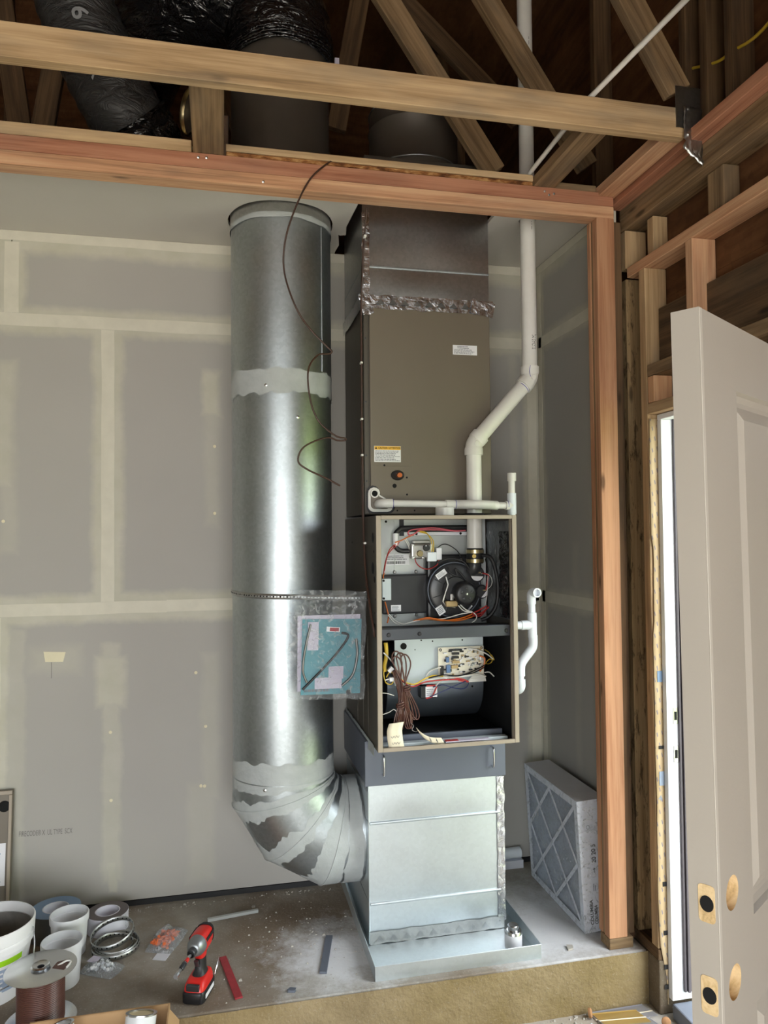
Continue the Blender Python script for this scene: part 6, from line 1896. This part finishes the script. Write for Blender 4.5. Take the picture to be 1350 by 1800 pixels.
# wire spool
sc = (0.913, -0.70, 0.0005)
so = thing('wire_spool', 'metal-ended spool of brown cable beside the cardboard box', 'spool', sc)
HS = 0.165
for z in (0, HS - 0.003):
    MB().lathe([(0.022, 0), (0.104, 0), (0.107, 0.0015), (0.104, 0.003), (0.022, 0.003)], (sc[0], sc[1], sc[2] + z), 48, (0, 0, 1), True).build('end_disc', 'can_silver', so, smooth=35)
MB().lathe([(0.07 + 0.0016 * (i % 2), 0.004 + (HS - 0.008) * i / 56) for i in range(57)], sc, 40).build('cable_winding', 'wire_brown', so, smooth=20)
MB().lathe([(0.011, 0.0), (0.024, 0.0), (0.03, 0.006), (0.026, 0.01), (0.02, 0.006), (0.011, 0.004)], (sc[0], sc[1], sc[2] + HS), 32).build('hub_ring', 'can_silver', so, smooth=35)
MB().cyl((sc[0], sc[1], sc[2] + HS - 0.004), (sc[0], sc[1], sc[2] + HS + 0.0005), 0.0112, n=20).build('hub_hole', 'black_hole', so)
MB().prism([(sc[0] + 0.036, sc[1] - 0.012), (sc[0] + 0.075, sc[1] - 0.03), (sc[0] + 0.09, sc[1] + 0.005), (sc[0] + 0.08, sc[1] + 0.03), (sc[0] + 0.045, sc[1] + 0.02)], 2, sc[2] + HS + 0.0002, sc[2] + HS + 0.001).build('window', 'wire_brown', so)
MB().tube(spline([(sc[0] + 0.05, sc[1], sc[2] + HS - 0.001), (sc[0] + 0.075, sc[1] + 0.01, sc[2] + HS + 0.006), (sc[0] + 0.088, sc[1] + 0.005, sc[2] + HS + 0.004), (sc[0] + 0.08, sc[1] - 0.02, sc[2] + HS + 0.001)], 5), 0.003, 8).build('cable_end', 'wire_white', so, smooth=60)

# cardboard box on the lower floor with cans
bx = thing('cardboard_box', 'open cardboard box of cans at the bottom left of the step', 'box', (1.13, -0.95, -0.189))
cx0, cx1, cy0, cy1, cz0, cz1, ct = 0.905, 1.315, -1.13, -0.80, -0.189, 0.058, 0.005
for (x0, x1, y0, y1, nm) in ((cx0, cx1, cy1 - ct, cy1, 'side_panel'), (cx0, cx1, cy0, cy0 + ct, 'side_panel'), (cx0, cx0 + ct, cy0 + ct, cy1 - ct, 'side_panel'), (cx1 - ct, cx1, cy0 + ct, cy1 - ct, 'side_panel')):
    MB().box(x0, x1, y0, y1, cz0, cz1).build(nm, 'cardboard', bx)
MB().box(cx0 + ct, cx1 - ct, cy0 + ct, cy1 - ct, cz0, cz0 + ct).build('bottom_panel', 'cardboard', bx)
for (x0, x1) in ((cx0 + 0.02, 1.26),):
    MB().prism([(-0.803, 0.0585), (-0.80, 0.0585), (-0.845, -0.03), (-0.848, -0.03)], 0, x0, x1).build('flap', 'cardboard', bx)
MB().prism([(cx1 - 0.004, 0.0585), (cx1, 0.0585), (cx1 + 0.03, 0.02), (cx1 + 0.026, 0.02)], 1, cy0 + 0.02, cy1 - 0.03).build('flap', 'cardboard', bx)


def tin(name, c, r, h, ax, mats, lab):
    t = thing(name, lab, 'can', c)
    ax = Vector(ax).normalized()
    MB().lathe([(0, 0), (r, 0), (r, h), (0, h)], c, 36, ax).build('body', mats[0], t, smooth=35)
    MB().lathe([(r * 0.8, 0.004), (r + 0.0015, 0.004), (r + 0.0015, 0), (r * 0.8, 0)], Vector(c) + ax * h, 36, ax, True).build('rim', 'can_silver', t, smooth=35)
    MB().lathe([(0, 0.001), (r * 0.86, 0.001)], Vector(c) + ax * h, 36, ax).build('lid', mats[1], t)
    if len(mats) > 2:
        MB().lathe([(r + 0.0006, h * 0.3), (r + 0.0006, h * 0.62)], c, 36, ax).build('label_band', mats[2], t, smooth=35)
    return t


tin('paint_can', (1.225, -0.92, -0.028), 0.045, 0.12, (0.1, 0.35, 1), ('tub_white', 'tan_lid', 'can_blue'), 'white can with a blue band tilted in the cardboard box')
tin('spray_can', (1.03, -0.90, -0.045), 0.032, 0.13, (-0.15, 0.2, 1), ('tub_white', 'tub_white'), 'plain white canister at the left in the cardboard box')
tag(MB().box(-0.04, 0.04, -0.05, 0.05, -0.07, 0.07).xf(Matrix.Translation((1.125, -1.04, -0.04)) @ Matrix.Rotation(0.5, 4, 'Y') @ Matrix.Rotation(0.4, 4, 'Z')).build('small_carton', 'tub_white', bevel=0.003), 'white carton corner standing between the cans in the box', 'carton')

# impact driver
idr = thing('impact_driver', 'red and black cordless impact driver standing on its battery', 'power tool', (1.40, -0.69, 0))
ay = math.atan2(-0.8128 + 0.4758, 1.3056 - 1.4253)      # heading of the nose
X = Vector((math.cos(ay), math.sin(ay), 0))
D = Matrix(((X.x, -X.y, 0, 1.401), (X.y, X.x, 0, -0.672), (0, 0, 1, 0.0005), (0, 0, 0, 1)))    # local x = forward


def loft(sections, name, mat, n=20, sm=50, p_=3.0):
    """sections: (center x,y,z, half-width across y, half-height, axis tilt) superellipse rings in the local xz/yz frame"""
    m = MB()
    vs = []
    for (c, a, b, dirv) in sections:
        d = Vector(dirv).normalized()
        s_ = Vector((0, 1, 0))
        u_ = d.cross(s_).normalized()
        for j in range(n):
            t_ = 2 * PI * j / n
            cs, sn = math.cos(t_), math.sin(t_)
            ex = 2 / p_
            vs.append(Vector(c) + s_ * a * math.copysign(abs(cs) ** ex, cs) + u_ * b * math.copysign(abs(sn) ** ex, sn))
    fs = []
    L = len(sections)
    for i in range(L - 1):
        for j in range(n):
            fs.append((i * n + j, i * n + (j + 1) % n, (i + 1) * n + (j + 1) % n, (i + 1) * n + j))
    fs.append(tuple(range(n - 1, -1, -1)))
    fs.append(tuple((L - 1) * n + j for j in range(n)))
    m.add(vs, fs)
    m.xf(D)
    return m.build(name, mat, idr, smooth=sm)


U = (0, 0, 1)
loft([((0.004, 0, 0.001), 0.037, 0.058, U), ((0.004, 0, 0.004), 0.039, 0.06, U), ((0.004, 0, 0.03), 0.039, 0.06, U), ((0.004, 0, 0.036), 0.036, 0.056, U)], 'battery', 'black_plastic', 28, 35, 6)
loft([((0.004, 0, 0.0362), 0.036, 0.055, U), ((0.002, 0, 0.05), 0.035, 0.053, U), ((-0.004, 0, 0.062), 0.03, 0.045, U), ((-0.008, 0, 0.066), 0.026, 0.036, U)], 'foot', 'red_plastic', 28, 40, 5)
MB().box(0.05, 0.0615, -0.022, 0.022, 0.04, 0.06).xf(D).build('foot_panel', 'black_satin', idr, bevel=0.002)
MB().box(-0.03, 0.045, 0.0392, 0.0402, 0.012, 0.026).xf(D).build('battery_badge', 'white_label', idr)
loft([((-0.008, 0, 0.064), 0.024, 0.034, U), ((-0.012, 0, 0.075), 0.018, 0.024, U), ((-0.014, 0, 0.10), 0.0165, 0.021, U), ((-0.014, 0, 0.13), 0.0165, 0.022, U)], 'grip', 'black_rubber', 22, 50, 2.6)
loft([((-0.014, 0, 0.118), 0.0172, 0.024, U), ((-0.008, 0, 0.135), 0.02, 0.03, U), ((-0.004, 0, 0.155), 0.024, 0.04, U)], 'neck', 'red_plastic', 22, 50, 2.6)
loft([((0.028, 0, 0.122), 0.008, 0.006, U), ((0.022, 0, 0.108), 0.008, 0.005, U), ((0.014, 0, 0.096), 0.008, 0.005, U)], 'trigger', 'black_satin', 12, 50, 3)
H = (1, 0, 0)
loft([((-0.07, 0, 0.168), 0.016, 0.018, H), ((-0.066, 0, 0.168), 0.026, 0.028, H), ((-0.04, 0, 0.168), 0.031, 0.032, H), ((0.0, 0, 0.168), 0.032, 0.033, H), ((0.012, 0, 0.168), 0.031, 0.032, H)], 'motor_housing', 'red_plastic', 28, 45, 2.6)
loft([((-0.072, 0, 0.172), 0.012, 0.014, H), ((-0.069, 0, 0.171), 0.027, 0.029, H), ((-0.056, 0, 0.170), 0.0315, 0.0315, H)], 'rear_cap', 'black_rubber', 28, 45, 2.6)
for s in (-1, 1):
    MB().box(-0.055, 0.01, s * 0.0305 - 0.0015, s * 0.0305 + 0.0015, 0.176, 0.188).xf(D).build('side_grip', 'black_rubber', idr, bevel=0.001)
loft([((0.012, 0, 0.168), 0.0315, 0.0325, H), ((0.03, 0, 0.168), 0.03, 0.031, H), ((0.048, 0, 0.168), 0.022, 0.023, H), ((0.053, 0, 0.168), 0.016, 0.016, H)], 'gear_case', 'grey_cast', 28, 50, 2)
MB().lathe([(0.014, 0), (0.014, 0.018), (0.011, 0.02)], D @ Vector((0.053, 0, 0.168)), 24, X).build('chuck', 'black_satin', idr, smooth=40)
bit = MB()
bit.lathe([(0.0055, 0), (0.0055, 0.05), (0.004, 0.052)], D @ Vector((0.073, 0, 0.168)), 10, X)
bit.build('bit_holder', 'steel', idr, smooth=30)
MB().lathe([(0.0062, 0), (0.0062, 0.02)], D @ Vector((0.10, 0, 0.168)), 12, X).build('red_collar', 'red_plastic', idr, smooth=40)
MB().lathe([(0.004, 0), (0.0085, 0.006), (0.0085, 0.03), (0.006, 0.036)], D @ Vector((0.122, 0, 0.168)), 16, X).build('magnetic_sleeve', 'black_satin', idr, smooth=40)
MB().lathe([(0.005, 0), (0.005, 0.022), (0.0075, 0.024), (0.0075, 0.04), (0, 0.04)], D @ Vector((0.157, 0, 0.168)), 12, X).build('nut_driver', 'steel', idr, smooth=30)
MB().tube([D @ Vector(p) for p in ((-0.06, 0.036, 0.045), (-0.075, 0.042, 0.065), (-0.068, 0.044, 0.085), (-0.05, 0.041, 0.06), (-0.045, 0.038, 0.04))], 0.0016, 6).build('belt_clip', 'steel', idr, smooth=60)

# strips and rods
def bar(name, p0, p1, w, t, mat, lab, cat):
    o = board(name, (p0[0], p0[1], t / 2 + 0.0005), (p1[0], p1[1], t / 2 + 0.0005), t, w, mat, bevel=0.001)
    tag(o, lab, cat)
    return o


bar('red_strip', (1.478, -0.478), (1.53, -0.735), 0.026, 0.006, 'red_paint', 'scuffed red strip lying right of the impact driver', 'strip')
bar('dark_strip', (1.875, -0.43), (1.82, -0.66), 0.026, 0.008, 'enamel_grey', 'dark grey metal strip lying in pale dust left of the pan', 'strip')
bar('grey_rod', (1.42, -0.205), (1.62, -0.175), 0.014, 0.012, 'panel_grey', 'light grey rod lying behind the impact driver', 'rod')

# leaning furnace panel at the left edge
lp = thing('furnace_cover', 'brown furnace cover leaning on the wall at the left edge', 'cover', (0.4, -0.07, 0))
LM = Matrix.Translation((0.395, -0.085, 0.001)) @ Matrix.Rotation(-0.1, 4, 'X')
MB().box(-0.265, 0.265, 0.0, 0.028, 0, 0.525).xf(LM).build('panel_sheet', 'enamel_brown', lp, bevel=0.004)
m = MB()
m.box(-0.265, 0.265, -0.006, -0.0005, 0.51, 0.525)
m.box(0.253, 0.265, -0.006, -0.0005, 0.0, 0.509)
m.xf(LM).build('panel_lip', 'casing_edge', lp, bevel=0.002)
MB().lathe([(0, 0.003), (0.018, 0.003), (0.022, 0)], LM @ Vector((0.236, -0.0007, 0.465)), 20, LM.to_3x3() @ Vector((0, -1, 0))).build('finger_hole', 'black_hole', lp, smooth=40)
pls = MB().box(0.10, 0.246, -0.0014, -0.0006, 0.165, 0.325).xf(LM).build('panel_label', 'white_label', lp)
print_lines(LM @ FRONT(0.11, -0.0016, 0.175), 0.125, 0.14, 12, 'print_blue', pls, seed=51)

# nails on the lower floor
ns = None
for i, (x, y, a, z, mt, nn) in enumerate(((2.865, -0.835, 0.0, 0, 'nail_zinc', 34), (2.85, -0.905, -0.03, 0.0, 'nail_zinc', 34), (2.87, -0.862, -0.1, 0.006, 'nail_brass', 26), (2.86, -0.955, -0.06, 0.003, 'nail_zinc', 34))):
    lab = ['collated strip of zinc nails nearest the step', 'collated strip of zinc nails in the middle of the heap', 'collated strip of brassy nails on top of the heap', 'collated strip of zinc nails nearest the bottom edge'][i]
    t = thing('nail_strip', lab, 'nails', (x, y, -0.19), 'nail strips in the floor corner')
    Rn = Matrix.Translation((x, y, -0.1855 + z)) @ Matrix.Rotation(a, 4, 'Z')
    first = None
    for k_ in range(nn):
        if first is None:
            nm_ = MB().tube([(0, -0.035, 0), (0, 0.035, 0)], 0.0018, 6)
            nm_.lathe([(0, 0), (0.0034, 0), (0.0034, 0.0015), (0, 0.0015)], (0, 0.035, 0), 8, (0, 1, 0))
            first = nm_.build('nail', mt, None)
            o = first
        else:
            o = first.copy()
            col.objects.link(o)
        o.matrix_basis = Rn @ Matrix.Translation((-0.10 + 0.0064 * k_, 0.004, 0)) @ Matrix.Rotation(0.35, 4, 'Z')
        put(o, t)
    MB().box(-0.105, -0.10 + 0.0064 * nn, -0.006, -0.001, 0.0017, 0.0022).xf(Rn).build('collation_band', 'tag_paper', t)
for c, ax, lab in (((2.745, -0.815, -0.172), (0.9, -0.5, 0.2), 'round brown wood plug beside the nail strips near the step'), ((2.985, -0.92, -0.172), (-0.5, -0.8, 0.3), 'round wood plug on the floor beside the door frame')):
    tag(MB().lathe([(0, 0), (0.015, 0), (0.016, 0.002), (0.016, 0.009), (0.012, 0.012), (0, 0.013)], c, 18, ax).build('wood_plug', 'wood_chip', smooth=40), lab, 'wood plug')
tag(MB().tube([(2.74, -0.85, -0.186), (2.70, -0.87, -0.186)], 0.0022, 8).build('loose_nail', 'nail_zinc', smooth=50), 'single loose nail left of the nail strips', 'nail')

# crumbs and chips of plaster on the platform
rr = random.Random(21)
db = MB()


def chip(x, y, z, s):
    vs = []
    for (a_, b_, c_) in ((-1, -1, 0), (1, -1, 0), (1, 1, 0), (-1, 1, 0), (-0.6, -0.6, 1), (0.7, -0.5, 1), (0.5, 0.7, 1), (-0.6, 0.5, 1)):
        vs.append((x + a_ * s * rr.uniform(0.6, 1.2), y + b_ * s * rr.uniform(0.6, 1.2), z + c_ * s * rr.uniform(0.5, 1.1)))
    db.add(vs, [(0, 3, 2, 1), (4, 5, 6, 7), (0, 1, 5, 4), (1, 2, 6, 5), (2, 3, 7, 6), (3, 0, 4, 7)])


for i in range(300):
    if i < 160:
        x, y = rr.gauss(1.78, 0.16), rr.gauss(-0.42, 0.17)
    elif i < 260:
        x, y = rr.uniform(1.1, 1.95), -0.045 + rr.gauss(0, 0.012)
    elif i < 340:
        x, y = rr.uniform(1.0, 2.0), rr.uniform(-0.76, -0.1)
    else:
        x, y = rr.uniform(2.62, 2.82), rr.uniform(-0.74, -0.1)
    if not (0.9 < x < 2.83) or not (-0.775 < y < -0.02) or (1.985 < x < 2.602):
        continue
    chip(x, y, 0.0002, abs(rr.gauss(0, 0.0014)) + 0.0009 + (0.004 if rr.random() < 0.025 else 0))
for i in range(160):
    chip(rr.gauss(2.72, 0.1), rr.uniform(-0.95, -0.80), -0.1898, abs(rr.gauss(0, 0.003)) + 0.0012)
tag(db.build('plaster_crumbs', 'chip_concrete'), 'scattered plaster crumbs and grit on the concrete', 'debris', kind='stuff')
tag(MB().prism([(2.715, -0.725), (2.735, -0.722), (2.74, -0.705), (2.722, -0.70)], 2, 0.0005, 0.008).build('stone_chip', 'chip_concrete', bevel=0.002), 'single brown stone chip right of the drip pan', 'chip')
tag(MB().prism([(1.69, -0.735), (1.712, -0.742), (1.718, -0.732), (1.70, -0.725)], 2, 0.0005, 0.009).build('dark_scrap', 'enamel_grey', bevel=0.002), 'small dark scrap left of the pan corner', 'scrap')
